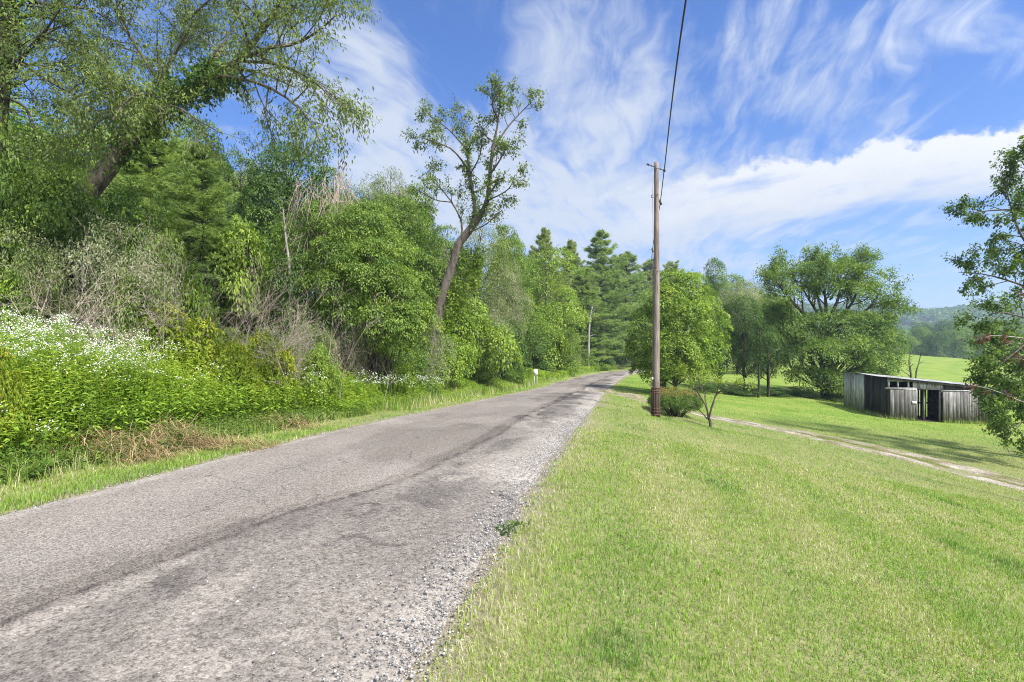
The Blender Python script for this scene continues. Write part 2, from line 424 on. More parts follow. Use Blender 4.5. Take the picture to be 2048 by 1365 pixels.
def gravel():
    n = 15000
    y = 1.2 + 15 * rng.random(n) ** 1.6
    o = np.where(rng.random(n) < .72, rng.normal(HW + .04, .17, n), np.where(rng.random(n) < .75, rng.uniform(.3, HW, n), rng.normal(-HW - .05, .1, n)))
    s = road_slope(y); nn = np.sqrt(1 + s * s)
    x = road_c(y) + o / nn; y = y - o * s / nn
    r = rng.uniform(.004, .0105, n) * (1 + .7 * (rng.random(n) < .08))
    shoulder = np.abs(np.abs(o) - HW) < .45; r = np.where(shoulder, r, r * .75)
    z = hbase(x, y) + .03 - .045 * sstep(HW - .3, HW + .35, np.abs(o))
    octa = np.array([[1, 0, 0], [-1, 0, 0], [0, 1, 0], [0, -1, 0], [0, 0, 1], [0, 0, -1.]])
    V = octa[None] * r[:, None, None] * rng.uniform(.6, 1.3, (n, 6, 1)) * np.array([1, 1, .7])
    a = rng.random(n) * 6.28; ca, sa = np.cos(a)[:, None], np.sin(a)[:, None]
    V = np.stack([V[..., 0] * ca - V[..., 1] * sa, V[..., 0] * sa + V[..., 1] * ca, V[..., 2]], -1) + np.stack([x, y, z + r * .2], -1)[:, None]
    T0 = np.array([[0, 2, 4], [2, 1, 4], [1, 3, 4], [3, 0, 4], [2, 0, 5], [1, 2, 5], [3, 1, 5], [0, 3, 5]])
    b = Buf(); b.add(V.reshape(-1, 3), T=(T0[None] + 6 * np.arange(n)[:, None, None]).reshape(-1, 3), tone=np.repeat(rng.random(n), 6))
    m, nt, out = newmat('loose_stone')
    bsdf(nt, out, ramp(nt, attr(nt, 'tone'), [(0, (.10, .10, .10)), (.5, (.25, .24, .235)), (1, (.46, .45, .44))]), .9, .2)
    tag(b.build('gravel', m), kind='stuff')
gravel()
# ------------------------------------------------------------------ sky, sun, camera
CLOUD_FILL = 3.8  # extra brightness of unseen cloud round the sun, added as fill light
SUN_EL, SUN_AZ = math.radians(53), math.radians(131)      # azimuth clockwise from +Y (north): to the right and a little behind the camera
def sky():
    w = bpy.data.worlds.new('World'); scene.world = w; w.use_nodes = True
    nt = w.node_tree; nt.nodes.clear()
    out = nt.nodes.new('ShaderNodeOutputWorld'); bg = nt.nodes.new('ShaderNodeBackground')
    st = nt.nodes.new('ShaderNodeTexSky'); st.sky_type = 'NISHITA'; st.sun_disc = False
    st.sun_elevation = SUN_EL; st.sun_rotation = SUN_AZ; st.altitude = 300; st.air_density = 1.25; st.dust_density = 0.6; st.ozone_density = 3.5
    tc = nt.nodes.new('ShaderNodeTexCoord'); sp = nt.nodes.new('ShaderNodeSeparateXYZ'); link(nt, tc.outputs['Generated'], sp.inputs[0])
    x, y, z = sp.outputs
    M = lambda op, a, b=None, c=None, cl=False: math_(nt, op, a, b, c, cl)
    def comb(a, b, c):
        n = nt.nodes.new('ShaderNodeCombineXYZ')
        for s, v in zip(n.inputs, (a, b, c)):
            if isinstance(v, (int, float)): s.default_value = v
            else: link(nt, v, s)
        return n.outputs[0]
    def smooth(v, lo, hi):
        n = nt.nodes.new('ShaderNodeMapRange'); n.interpolation_type = 'SMOOTHSTEP'
        for i, q in ((1, lo), (2, hi)):
            if isinstance(q, (int, float)): n.inputs[i].default_value = q
            else: link(nt, q, n.inputs[i])
        link(nt, v, n.inputs[0]); return n.outputs[0]
    zz = M('MAXIMUM', z, 0.0)
    den = M('ADD', zz, 0.10)
    az = math.radians(14)
    # position on a flat cloud deck, turned so that the wind blows along q
    p = M('DIVIDE', M('SUBTRACT', M('MULTIPLY', x, math.cos(az)), M('MULTIPLY', y, math.sin(az))), den)
    q = M('DIVIDE', M('ADD', M('MULTIPLY', x, math.sin(az)), M('MULTIPLY', y, math.cos(az))), den)
    yy = M('MAXIMUM', y, .02); u = M('DIVIDE', x, yy); v = M('DIVIDE', z, yy)
    w1 = noise(nt, comb(M('MULTIPLY', p, 1.1), M('MULTIPLY', q, .6), 3.1), 1.0, 4, .55)
    w2 = noise(nt, comb(M('MULTIPLY', p, 1.1), M('MULTIPLY', q, .6), 8.7), 1.0, 4, .55)
    pw = M('ADD', p, M('MULTIPLY', M('SUBTRACT', w1, .5), .75)); qw = M('ADD', q, M('MULTIPLY', M('SUBTRACT', w2, .5), .9))
    fine = noise(nt, comb(M('MULTIPLY', pw, 10.0), M('MULTIPLY', qw, 2.0), 1.0), 1.0, 10, .60, .12)
    mid = noise(nt, comb(M('MULTIPLY', pw, 2.6), M('MULTIPLY', qw, 2.0), 7.0), 1.0, 7, .58, .1)
    broad = noise(nt, comb(M('MULTIPLY', pw, .95), M('MULTIPLY', qw, .55), 5.3), 1.0, 4, .5)
    def blob(px, py, a, b, amp):                               # where the wisps gather, as a direction in the sky
        du = M('DIVIDE', M('SUBTRACT', u, (px - CX) / F), a / F); dv = M('DIVIDE', M('SUBTRACT', v, (CY - py) / F), b / F)
        r2 = M('ADD', M('MULTIPLY', du, du), M('MULTIPLY', dv, dv))
        return M('MULTIPLY', M('POWER', 2.718, M('MULTIPLY', r2, -1.0)), amp)
    gather = 0.0
    for q_ in [(1150, 190, 190, 170, .30), (1260, 90, 120, 120, .10), (1600, 110, 230, 130, .24), (720, 230, 140, 180, .34), (1080, 400, 360, 130, .40), (800, 300, 160, 200, .14), (1450, 470, 420, 120, .20), (1890, 30, 150, 70, .22), (1720, 220, 260, 70, .12), (1350, 520, 240, 60, .16), (520, 60, 200, 90, .10),
               (930, 130, 80, 130, -.22), (1400, 130, 60, 130, -.20), (1560, 250, 110, 40, -.14), (1960, 190, 120, 70, -.26), (1700, 330, 300, 60, .06)]:
        gather = M('ADD', blob(*q_), gather)
    back = smooth(y, .25, -.35)                                 # thicker cloud overhead and behind, out of view, added as fill light
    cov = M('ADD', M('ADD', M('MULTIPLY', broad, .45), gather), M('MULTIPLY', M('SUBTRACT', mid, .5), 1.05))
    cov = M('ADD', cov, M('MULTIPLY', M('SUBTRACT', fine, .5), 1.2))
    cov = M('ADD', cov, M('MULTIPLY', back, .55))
    cir = M('MULTIPLY', smooth(cov, .17, .84), .93)
    # the bank of cumulus over the valley
    puff = noise(nt, comb(M('MULTIPLY', u, 9), M('MULTIPLY', v, 13), 2.0), 1.0, 6, .55)
    puff2 = noise(nt, comb(M('MULTIPLY', u, 30), M('MULTIPLY', v, 34), 4.0), 1.0, 4, .6)
    soft = noise(nt, comb(M('MULTIPLY', M('ADD', u, M('MULTIPLY', v, .3)), 3.2), M('MULTIPLY', M('SUBTRACT', v, M('MULTIPLY', u, .22)), 17), 6.0), 1.0, 6, .55)
    top = M('ADD', M('MULTIPLY', u, .175), .262)
    top = M('ADD', top, M('ADD', M('MULTIPLY', M('SUBTRACT', puff, .5), .11), M('MULTIPLY', M('SUBTRACT', puff2, .5), .045)))
    dtop = M('SUBTRACT', top, v)
    bot = M('ADD', M('ADD', M('MULTIPLY', u, .14), .125), M('MULTIPLY', M('SUBTRACT', soft, .5), .22))
    bank = M('MULTIPLY', smooth(dtop, 0.0, .018), smooth(M('SUBTRACT', v, bot), -.012, .075))
    bank = M('MULTIPLY', bank, smooth(M('ADD', u, M('MULTIPLY', M('SUBTRACT', soft, .5), .35)), .08, .44))
    bank = M('MULTIPLY', bank, smooth(y, .03, .12))
    bank = M('MULTIPLY', bank, smooth(soft, .18, .46))
    under = smooth(dtop, .02, .15)
    hz = smooth(zz, .20, .0)
    skyc = mixc(nt, 1.0, st.outputs[0], (.82, .93, 1.30), 'MULTIPLY')
    hs = nt.nodes.new('ShaderNodeHueSaturation'); hs.inputs['Saturation'].default_value = 1.08; hs.inputs['Value'].default_value = .65
    link(nt, skyc, hs.inputs['Color'])
    skyc = mixc(nt, M('MULTIPLY', hz, .55), hs.outputs[0], (1.9, 2.8, 4.5))
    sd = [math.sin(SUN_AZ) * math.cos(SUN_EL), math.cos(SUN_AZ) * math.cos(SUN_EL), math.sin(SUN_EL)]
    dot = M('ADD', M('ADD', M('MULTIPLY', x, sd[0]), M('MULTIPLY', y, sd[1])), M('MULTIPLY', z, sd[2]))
    glow = M('ADD', 1.0, M('MULTIPLY', M('POWER', M('MAXIMUM', dot, 0.0), 3.0), CLOUD_FILL))   # cloud brightest round the sun, boosted out of view to add fill light
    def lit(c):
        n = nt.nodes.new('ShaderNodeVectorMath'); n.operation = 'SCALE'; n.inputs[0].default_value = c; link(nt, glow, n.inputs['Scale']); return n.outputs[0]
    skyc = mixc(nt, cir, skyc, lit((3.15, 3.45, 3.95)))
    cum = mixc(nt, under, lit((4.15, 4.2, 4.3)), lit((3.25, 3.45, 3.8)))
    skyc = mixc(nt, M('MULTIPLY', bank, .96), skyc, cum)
    link(nt, skyc, bg.inputs['Color']); bg.inputs['Strength'].default_value = 0.08
    link(nt, bg.outputs[0], out.inputs['Surface'])
sky()

sl = bpy.data.lights.new('sun', 'SUN'); sl.energy = 2.9; sl.angle = math.radians(5.0); sl.color = (1.0, .95, .86)
so = bpy.data.objects.new('sun', sl); COL.objects.link(so)
_sd = np.array([math.sin(SUN_AZ) * math.cos(SUN_EL), math.cos(SUN_AZ) * math.cos(SUN_EL), math.sin(SUN_EL)])
from mathutils import Vector
so.rotation_euler = Vector(-_sd).to_track_quat('-Z', 'Y').to_euler(); so.location = (20, -10, 40)

cam = bpy.data.cameras.new('camera'); cam.sensor_width = 36; cam.lens = 18; cam.clip_start = .05; cam.clip_end = 5000
co = bpy.data.objects.new('camera', cam); COL.objects.link(co); co.location = (0, 0, CAM_Z); co.rotation_euler = (math.radians(90), 0, 0)
scene.camera = co
scene.view_settings.view_transform = 'Standard'; scene.view_settings.look = 'None'; scene.view_settings.gamma = 1; scene.view_settings.exposure = 1.50
scene.render.engine = 'CYCLES'
scene.cycles.max_bounces = 7; scene.cycles.diffuse_bounces = 4; scene.cycles.glossy_bounces = 2; scene.cycles.transmission_bounces = 4; scene.cycles.transparent_max_bounces = 6
scene.cycles.caustics_reflective = False; scene.cycles.caustics_refractive = False
scene.cycles.filter_width = 1.05; scene.cycles.use_denoising = True; scene.cycles.denoiser = 'OPENIMAGEDENOISE'; scene.cycles.denoising_prefilter = 'NONE'
# ------------------------------------------------------------------ growing things
UP = np.array([0.0, 0, 1.0])
def leaves(b, P, A, N, L, W, tone, fold=.18, droop=.12):
    A = norm(A); S = norm(np.cross(A, N)); N = np.cross(S, A)
    L = np.broadcast_to(L, (len(P),))[:, None]; W = np.broadcast_to(W, (len(P),))[:, None]
    mid = P + A * L * .42 + N * fold * W
    Q = np.stack([P, mid + S * W * .5, P + A * L - N * droop * L, mid - S * W * .5], 1)
    b.quads(Q, tone)

def rdir(n, g=rng):
    return norm(g.normal(size=(n, 3)))

def clumps(b, C, Nrm, R, per, leaf, g, tone0=.5, spread=.16, flat=.40, wl=.5, tips=.18, droop=.5):
    """leafy sprays: C centres, Nrm the way each faces, R its radius; every spray is a shallow dome of single leaves"""
    n = len(C); R = np.broadcast_to(R, (n,))
    ct = tone0 + g.normal(0, spread, n)
    k = n * per
    c = np.repeat(C, per, 0); nr = np.repeat(norm(Nrm), per, 0); r = np.repeat(R, per)[:, None]
    d = rdir(k, g); d = d - nr * np.sum(d * nr, -1, keepdims=True); d = norm(d)
    rad = np.sqrt(g.random(k))[:, None]
    hgt_ = (1 - rad ** 2) * flat * .6 + g.normal(0, flat * .28, (k, 1))
    P = c + (d * rad + nr * hgt_) * r
    A = d * (.55 + .5 * rad) + nr * .25 + rdir(k, g) * .75 - UP * droop * (.3 + rad)
    N = nr * .8 + UP * .5 + rdir(k, g) * .65
    L = leaf * g.uniform(.5, 1.4, k)
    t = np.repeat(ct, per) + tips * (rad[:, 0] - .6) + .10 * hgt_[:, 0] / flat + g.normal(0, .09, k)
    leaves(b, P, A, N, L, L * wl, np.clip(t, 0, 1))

def crown_points(lobes, n, g, low=-.55):
    """points and outward normals over a set of ellipsoid lobes (cx,cy,cz,rx,ry,rz)"""
    L = np.asarray(lobes, float); w = (L[:, 3] * L[:, 4] * L[:, 5]) ** (2 / 3); w /= w.sum()
    C, N = [], []
    while len(C) < n:
        i = g.choice(len(L), p=w); d = norm(g.normal(size=3))
        if d[2] < low and g.random() < .8: continue
        r = g.uniform(.70, 1.04) if g.random() < .85 else g.uniform(.3, .7)
        p = L[i, :3] + L[i, 3:] * d * r
        inside = np.sum(((p - L[:, :3]) / L[:, 3:]) ** 2, 1); inside[i] = 9
        if inside.min() < .45 and g.random() < .85: continue
        C.append(p); N.append(norm(d / L[i, 3:] * L[i, 3:].mean()))
    return np.array(C), np.array(N)

def limbs_to(b, trunk, C, g, r0, k=5, frac=.5, n=60):
    """boughs from the trunk line out to some of the sprays"""
    idx = g.choice(len(C), min(n, len(C)), replace=False)
    for i in idx:
        c = C[i]; h = np.linalg.norm(c[:2] - np.interp(c[2], trunk[:, 2], trunk[:, 0]))
        zt = max(trunk[0, 2] + .12 * (trunk[-1, 2] - trunk[0, 2]), c[2] - g.uniform(.35, .8) * h - .1)
        zt = min(zt, trunk[-1, 2] * .98)
        s = np.array([np.interp(zt, trunk[:, 2], trunk[:, j]) for j in range(3)])
        d = np.linalg.norm(c - s)
        m1 = s + (c - s) * .35 + g.normal(0, .06, 3) * d + UP * .03 * d; m2 = s + (c - s) * .7 + g.normal(0, .05, 3) * d + UP * .05 * d
        rr = r0 * min(1, .16 + .09 * d)
        b.tube(spline([s, m1, m2, c], 7), np.linspace(rr, rr * .15, 7), k)

def egg(g, n, H, W, z0, lump=.33, power=.8):
    """lobes that fill an uneven egg: H top, W width, z0 lowest leaf"""
    out = []
    for _ in range(n):
        t = g.random() ** .9; z = z0 + (H - z0) * (.12 + .76 * t)
        prof = math.sin(PI * min(1, (.18 + .82 * t) ** power)) ** .6
        r = W * .5 * prof * g.uniform(.25, .78); a = g.random() * 6.283
        s = W * lump * g.uniform(.6, 1.05)
        out.append((r * math.cos(a), r * math.sin(a), z, s, s, s * g.uniform(.6, .85)))
    return out

def broad(g, H=8., W=6., z0=.6, nl=14, ncl=230, per=70, leaf=.13, R=.55, tone=.5, wl=.52, trunk_r=.16, spread=.19, droop=.5, lump=.30, flat=.42):
    lo = egg(g, nl, H, W, z0, lump); C, N = crown_points(lo, ncl, g)
    lf = Buf(); clumps(lf, C, N * .7 + UP * .55, R * g.uniform(.7, 1.3, len(C)), per, leaf, g, tone, spread, wl=wl, droop=droop, flat=flat)
    wd = Buf(); tr = spline([(0, 0, -.4), (g.normal(0, .1), g.normal(0, .1), H * .3), (g.normal(0, .25), g.normal(0, .25), H * .6), (0, 0, H * .93)], 14)
    wd.tube(tr, np.linspace(trunk_r, trunk_r * .15, 14), 8, wob=.15); limbs_to(wd, tr, C, g, trunk_r * .6, n=46)
    return wd, lf

def pine(g, H=12., W=6., z0=.8, whorl=.50, nb=6, needles=13, nl=.21, nw=.032, tone=.5, up=.25, bare=0.0):
    wd, lf = Buf(), Buf()
    tr = spline([(0, 0, -.4), (g.normal(0, .08), g.normal(0, .08), H * .5), (0, 0, H)], 16)
    wd.tube(tr, np.linspace(.02 * H * .75, .015, 16), 7)
    z = z0 + bare
    P, D, T = [], [], []
    while z < H * .985:
        f = (z - z0) / (H - z0); n = nb + g.integers(-1, 2); a0 = g.random() * 6.28
        base = W * .5 * (1 - f) ** .78 * (.72 + .28 * min(1, f * 5)) + .12
        wt = g.normal(0, .10)
        for i in range(n):
            a = a0 + 6.283 * i / n + g.normal(0, .25); L = base * g.uniform(.5, 1.25)
            if g.random() < .12: L *= .4
            d = np.array([math.cos(a), math.sin(a), 0]); s = np.array([0, 0, min(z + g.normal(0, .26), H * .985)])
            rise = up * (.2 + 1.9 * f) + g.normal(0, .12)
            pts = spline([s, s + d * L * .4 + UP * L * rise * .25, s + d * L * .75 + UP * L * rise * .6, s + d * L + UP * L * (rise * 1.05 + .06)], 7)
            wd.tube(pts, np.linspace(.012 + .010 * L, .004, 7), 4)
            side = np.array([-d[1], d[0], 0]); bt = tone + wt + g.normal(0, .1)
            for t in np.arange(.26, 1.0, .13 if L > 1.2 else .2):
                j = t * 6; k0 = int(min(j, 5)); q = pts[k0] + (pts[k0 + 1] - pts[k0]) * (j - k0)
                for sg in (-1, 1):
                    l2 = L * .36 * (1.15 - t) * g.uniform(.6, 1.25) + .10
                    dd = norm(d * .75 + side * sg * .8 + UP * g.normal(.12, .12))
                    for u in np.linspace(.3, 1, 3 + (l2 > .5) + (l2 > .9)):
                        P.append(q + dd * l2 * u); D.append(dd + UP * .25); T.append(bt + .12 * u)
            P.append(pts[-1]); D.append(d + UP * .4); T.append(bt + .15)
        z += whorl * g.uniform(.75, 1.25) * (1.05 - .45 * f)
    for _ in range(5): P.append(np.array([0, 0, H - .1 * _])); D.append(UP); T.append(tone)
    P = np.repeat(np.array(P), needles, 0); D = np.repeat(norm(np.array(D)), needles, 0); T = np.repeat(np.array(T), needles)
    n = len(P); A = norm(D * .8 + rdir(n, g) * .75); S = norm(np.cross(A, rdir(n, g)))
    P = P + g.normal(0, .035, (n, 3)); L = (nl * g.uniform(.6, 1.2, n))[:, None]
    lf.tris(np.stack([P + S * nw * .5, P - S * nw * .5, P + A * L], 1), np.clip(T + g.normal(0, .1, n), 0, 1))
    return wd, lf

def twigs(b, path, r0, r1, spec, g, tips, k=6):
    """a limb and, level by level, what grows from it. spec: list of (count, length, angle, rise, lowest)"""
    path = np.asarray(path); n = len(path)
    b.tube(path, np.linspace(r0, r1, n), k, wob=.1)
    if not spec: tips.append(path); return
    cnt, length, ang, rise, lowest = spec[0]
    seg = np.gradient(path, axis=0); a0 = g.random() * 6.28
    for i in range(cnt):
        t = lowest + (1 - lowest) * (i + g.random()) / cnt; j = t * (n - 1); k0 = int(min(j, n - 2)); f = j - k0
        p = path[k0] * (1 - f) + path[k0 + 1] * f; d = norm(seg[k0])
        e = norm(np.cross(d, rdir(1, g)[0])); a = ang * g.uniform(.7, 1.3)
        nd = norm(d * math.cos(a) + e * math.sin(a) + UP * rise)
        L = length * g.uniform(.6, 1.25) * (1.1 - .45 * t); rr = (r0 + (r1 - r0) * t) * .55
        c1 = p + nd * L * .5 + rdir(1, g)[0] * L * .08; c2 = p + nd * L + rdir(1, g)[0] * L * .14 + UP * rise * .2 * L
        twigs(b, spline([p, c1, c2], 5 if len(spec) > 1 else 4), rr, max(rr * .3, .0025), spec[1:], g, tips, 5 if len(spec) > 1 else 3)
    if len(spec) <= 1: tips.append(path[-3:])

def leaf_tips(b, tips, per, leaf, wl, g, tone=.5, droop=.5, scatter=.05, spread=.12, lo=.15):
    T = np.array([np.array([np.interp(np.linspace(0, 1, 4), np.linspace(0, 1, len(p)), p[:, j]) for j in range(3)]).T for p in tips])
    n = len(T); i = np.repeat(np.arange(n), per); t = g.uniform(lo, 1.0, len(i)) * 2.999
    k = t.astype(int); f = (t - k)[:, None]
    P = T[i, k] * (1 - f) + T[i, k + 1] * f; d = norm(T[i, k + 1] - T[i, k])
    A = d * .55 + rdir(len(i), g) * .8 - UP * droop; N = UP * .9 + rdir(len(i), g) * .7
    L = leaf * g.uniform(.65, 1.25, len(i))
    tn = np.repeat(tone + g.normal(0, spread, n), per) + g.normal(0, .1, len(i))
    leaves(b, P + g.normal(0, scatter, P.shape), A, N, L, L * wl, np.clip(tn, 0, 1))

# ------------------------------------------------------------------ leaf and bark colours
G_MID = leafmat('leaf_mid_green', [(0, (.026, .058, .012)), (.35, (.058, .118, .022)), (.65, (.105, .185, .034)), (1, (.18, .265, .055))])
G_BRIGHT = leafmat('leaf_bright_green', [(0, (.042, .088, .013)), (.35, (.090, .170, .024)), (.65, (.150, .245, .036)), (1, (.245, .33, .065))])
G_DARK = leafmat('leaf_dark_green', [(0, (.015, .038, .012)), (.4, (.034, .078, .019)), (.7, (.062, .122, .028)), (1, (.115, .185, .045))])
G_GREY = leafmat('leaf_grey_green', [(0, (.06, .085, .045)), (.4, (.125, .165, .085)), (.7, (.19, .235, .125)), (1, (.28, .32, .20))])
G_YELLOW = leafmat('leaf_yellow_green', [(0, (.070, .120, .012)), (.4, (.150, .215, .022)), (.72, (.235, .28, .035)), (.9, (.30, .30, .045)), (1, (.36, .24, .05))], gain=(1.35, 1.3, 1.1))
G_PINE = leafmat('pine_needle', [(0, (.030, .064, .018)), (.4, (.10, .175, .048)), (.7, (.16, .25, .07)), (1, (.18, .27, .075))], .35, .5)
G_PINE_DARK = leafmat('pine_needle_dark', [(0, (.040, .074, .024)), (.4, (.115, .175, .048)), (.7, (.17, .24, .065)), (1, (.19, .26, .09))], .35, .5)
G_OLIVE = leafmat('leaf_olive', [(0, (.034, .062, .018)), (.4, (.078, .128, .034)), (.7, (.130, .192, .054)), (1, (.20, .255, .09))])
G_RUST = leafmat('leaf_rust_tipped', [(0, (.030, .062, .016)), (.5, (.072, .128, .030)), (.72, (.115, .165, .045)), (.86, (.18, .16, .065)), (1, (.24, .15, .085))], gain=(1.5, 1.5, 1.2))
G_RED = leafmat('leaf_dark_red', [(0, (.07, .018, .014)), (.4, (.14, .032, .024)), (.7, (.20, .085, .055)), (1, (.30, .23, .20))], .3, .25, .6, (1, 1, 1))
BARK = barkmat('bark_grey_brown', (.045, .036, .028), (.17, .145, .120))
BARK_DARK = barkmat('bark_dark', (.022, .018, .014), (.085, .072, .06))
BARK_PALE = barkmat('bark_pale', (.16, .145, .125), (.36, .34, .30), 5)
DEAD = barkmat('dead_twig', (.21, .165, .135), (.46, .375, .315), 8)
STRAW = leafmat('straw', [(0, (.15, .095, .05)), (.5, (.32, .225, .115)), (1, (.50, .40, .225))], .15, .8, .1, (1, 1, 1))
# ------------------------------------------------------------------ mown grass, weeds and wild flowers: nobody could count these
def blades(b, x, y, h, w, tone, lean=.55, two=True, zoff=0.0):
    n = len(x); z = hgt(x, y) - .004 + zoff
    a = rng.random(n) * 6.283; l = h * lean * rng.random(n) ** .8
    P = np.stack([x, y, z], -1); d = np.stack([np.cos(a), np.sin(a), 0 * a], -1); a2 = a + 1.57 + rng.normal(0, .6, n)
    s = np.stack([np.cos(a2), np.sin(a2), 0 * a], -1) * (w * .5)[:, None]
    tip = P + d * l[:, None] + UP * (h * np.sqrt(np.clip(1 - (l / h) ** 2, .05, 1)))[:, None]
    if two:
        m = P + d * (l * .28)[:, None] + UP * (h * .58)[:, None]
        V = np.stack([P - s, P + s, m + s * .8, m - s * .8, tip], 1)
        k = np.arange(n)[:, None] * 5
        b.add(V.reshape(-1, 3), Q=k + np.array([[0, 1, 2, 3]]), T=k + np.array([[3, 2, 4]]), tone=np.repeat(tone, 5))
    else:
        b.tris(np.stack([P - s, P + s, tip], 1), tone)

def lawn_tone(x, y):
    o = road_off(x, y)
    t = .55 + .8 * (fbm(x * .45, y * .3, 81, 4) - .5) + .55 * (fbm(x * 2.2, y * 1.6, 83, 3) - .5)
    t += .13 * np.sin(o * 2 * PI / 1.45 + .6 * vnoise(x * .4, y * .4, 84))                   # mower passes along the road
    t -= .16 * sstep(.9, .1, o - HW) + .10 * sstep(.05, .0, np.abs(vnoise(o * .8, y * .05, 85) - .5))
    return t

def mown():
    b = Buf()
    bands = [(1.7, 3, 6800, .0036, .062), (3, 4.5, 5200, .0042, .060), (4.5, 7, 3300, .0052, .058), (7, 11, 1700, .0075, .056), (11, 17, 760, .011, .056), (17, 27, 330, .017, .056), (27, 50, 110, .03, .062)]
    for y0, y1, dens, w, h in bands:
        xl = road_c(y0) - HW - 1.6; xr = 1.06 * y1 + .8; n = int(dens * (xr - xl) * (y1 - y0))
        x = rng.uniform(xl, xr, n); y = rng.uniform(y0, y1, n)
        o = road_off(x, y); e = np.abs(o) - HW
        ok = np.where(o > 0, e + .22 * (fbm(x * 1.3, y * 1.3, 91, 3) - .5) > .10, (e > .06 + .12 * (fbm(x * 1.5, y * 1.5, 92) - .5)) & (e < 1.3))
        ok &= (np.abs(x) < 1.06 * y + .8)
        ok &= ~((o > 0) & (e < .5) & (rng.random(n) < .5 * (1 - e / .5)))
        x, y, o = x[ok], y[ok], o[ok]
        dr = np.abs(drive_off(x, y)) if y1 > 11 else np.full(len(x), 9.0)
        keep = (dr > 1.45 + .9 * (fbm(x, y, 93) - .5)) | (rng.random(len(x)) < .14 + .55 * (np.abs(dr - .1) < .32) + .5 * (fbm(x * .7, y * .7, 97) > .56))
        shed = (x > 24.8) & (x < 32.3) & (y > 33.4) & (y < 39.5); keep &= ~shed
        x, y, o, dr = x[keep], y[keep], o[keep], dr[keep]
        t = lawn_tone(x, y)
        t = t + .16 * sstep(8, 20, y)
        straw = rng.random(len(x)) < np.clip(.12 + .9 * (.46 - t), .02, .5)
        hh = np.where(straw, .55, .66) * h * (rng.gamma(6, 1 / 6, len(x))) * (.75 + .6 * fbm(x * .9, y * .9, 95)) * np.where(o < 0, 1.15, 1) * np.where(np.abs(o) - HW < .4, 1.35, 1)
        tn = np.clip(np.where(straw, rng.uniform(.0, .17, len(x)), .25 + .75 * (t - .25) + rng.normal(0, .12 if y1 < 18 else .05, len(x))), 0, 1)
        tuft = sstep(.74, .86, vnoise(x * 1.7 + 5, y * 1.7, 98)) * sstep(.45, .6, fbm(x * .5, y * .5, 99)); hh = hh * (1 + .5 * tuft); tn = np.where(~straw, np.clip(np.maximum(tn, .22) + .35 * tuft, 0, 1 if y1 < 18 else .78), tn)
        blades(b, x, y, hh, w * rng.uniform(.7, 1.3, len(x)), tn, lean=1.0, two=y1 < 12)
    # clover and plantain growing flat among the blades
    m_ = 95; cx = rng.uniform(-.6, 9, m_); cy = 2.0 + 9 * rng.random(m_) ** 1.3; ok = (road_off(cx, cy) > HW + .25) & (np.abs(cx) < 1.05 * cy + .5); cx, cy = cx[ok], cy[ok]
    for x0, y0 in zip(cx, cy):
        k = int(rng.uniform(25, 120)); r = rng.uniform(.06, .30); x = x0 + rng.normal(0, r, k); y = y0 + rng.normal(0, r * .7, k)
        if rng.random() < .35: x, y = x0 + rng.normal(0, .03, 16), y0 + rng.normal(0, .03, 16); L = rng.uniform(.03, .06, 16); wl = .36; rise = .55
        else: L = rng.uniform(.012, .024, k); wl = .95; rise = .15
        a = rng.random(len(x)) * 6.28; P = np.stack([x, y, hgt(x, y) + (rng.uniform(.018, .045, len(x)) if wl > .5 else .005)], -1)
        leaves(b, P, np.stack([np.cos(a), np.sin(a), np.full(len(x), rise)], -1), UP + rdir(len(x)) * .3, L, L * wl, np.clip(rng.uniform(.62, .9) + rng.normal(0, .06, len(x)), .5, 1))
    m = leafmat('grass_blade', [(0, (.62, .58, .40)), (.17, (.46, .43, .22)), (.22, (.31, .37, .095)), (.45, (.25, .36, .060)), (.7, (.19, .325, .046)), (1, (.10, .20, .036))], .35, .5, .3, (1, 1, 1))
    tag(b.build('grass', m), kind='stuff')
mown()

def stalks(b, x, y, h, nl, ll, lw, tone, g=rng, lean=.12, stem=.006, up=.35, start=.12, taper=.5):
    """upright weeds: a thin stem and leaves all the way up"""
    n = len(x); P = np.stack([x, y, hgt(x, y) - .03], -1); ln = g.normal(0, lean, (n, 3)) * h[:, None]; ln[:, 2] = 0
    top = P + ln + UP * h[:, None]
    a = g.random(n) * 6.28; s = np.stack([np.cos(a), np.sin(a), 0 * a], -1) * stem * .5
    b.quads(np.stack([P - s, P + s, top + s * .4, top - s * .4], 1), np.clip(tone - .12, 0, 1))
    i = np.repeat(np.arange(n), nl); f = start + (1 - start) * ((np.tile(np.arange(nl), n) + g.random(n * nl)) / nl)
    p = P[i] + ln[i] * (f ** 1.4)[:, None] + UP * (h[i] * f)[:, None]
    a = g.random(n * nl) * 6.283; d = np.stack([np.cos(a), np.sin(a), np.full(n * nl, up)], -1)
    L = ll * (1 - taper * np.abs(f - .45)) * g.uniform(.6, 1.25, n * nl)
    leaves(b, p, d, UP + d * -.3 + rdir(n * nl, g) * .4, L, L * lw, np.clip(tone[i] + .22 * (f - .5) + g.normal(0, .08, n * nl), 0, 1), droop=.35)
    return top

def bank_xy(n, y0, y1, o0, o1, power=1.0):
    """points on the bank: o metres beyond the road's left edge"""
    y = y0 + (y1 - y0) * rng.random(n) ** power; o = -HW - rng.uniform(o0, o1, n)
    s = road_slope(y); k = np.sqrt(1 + s * s)
    return road_c(y) + o / k, y - o * s / k

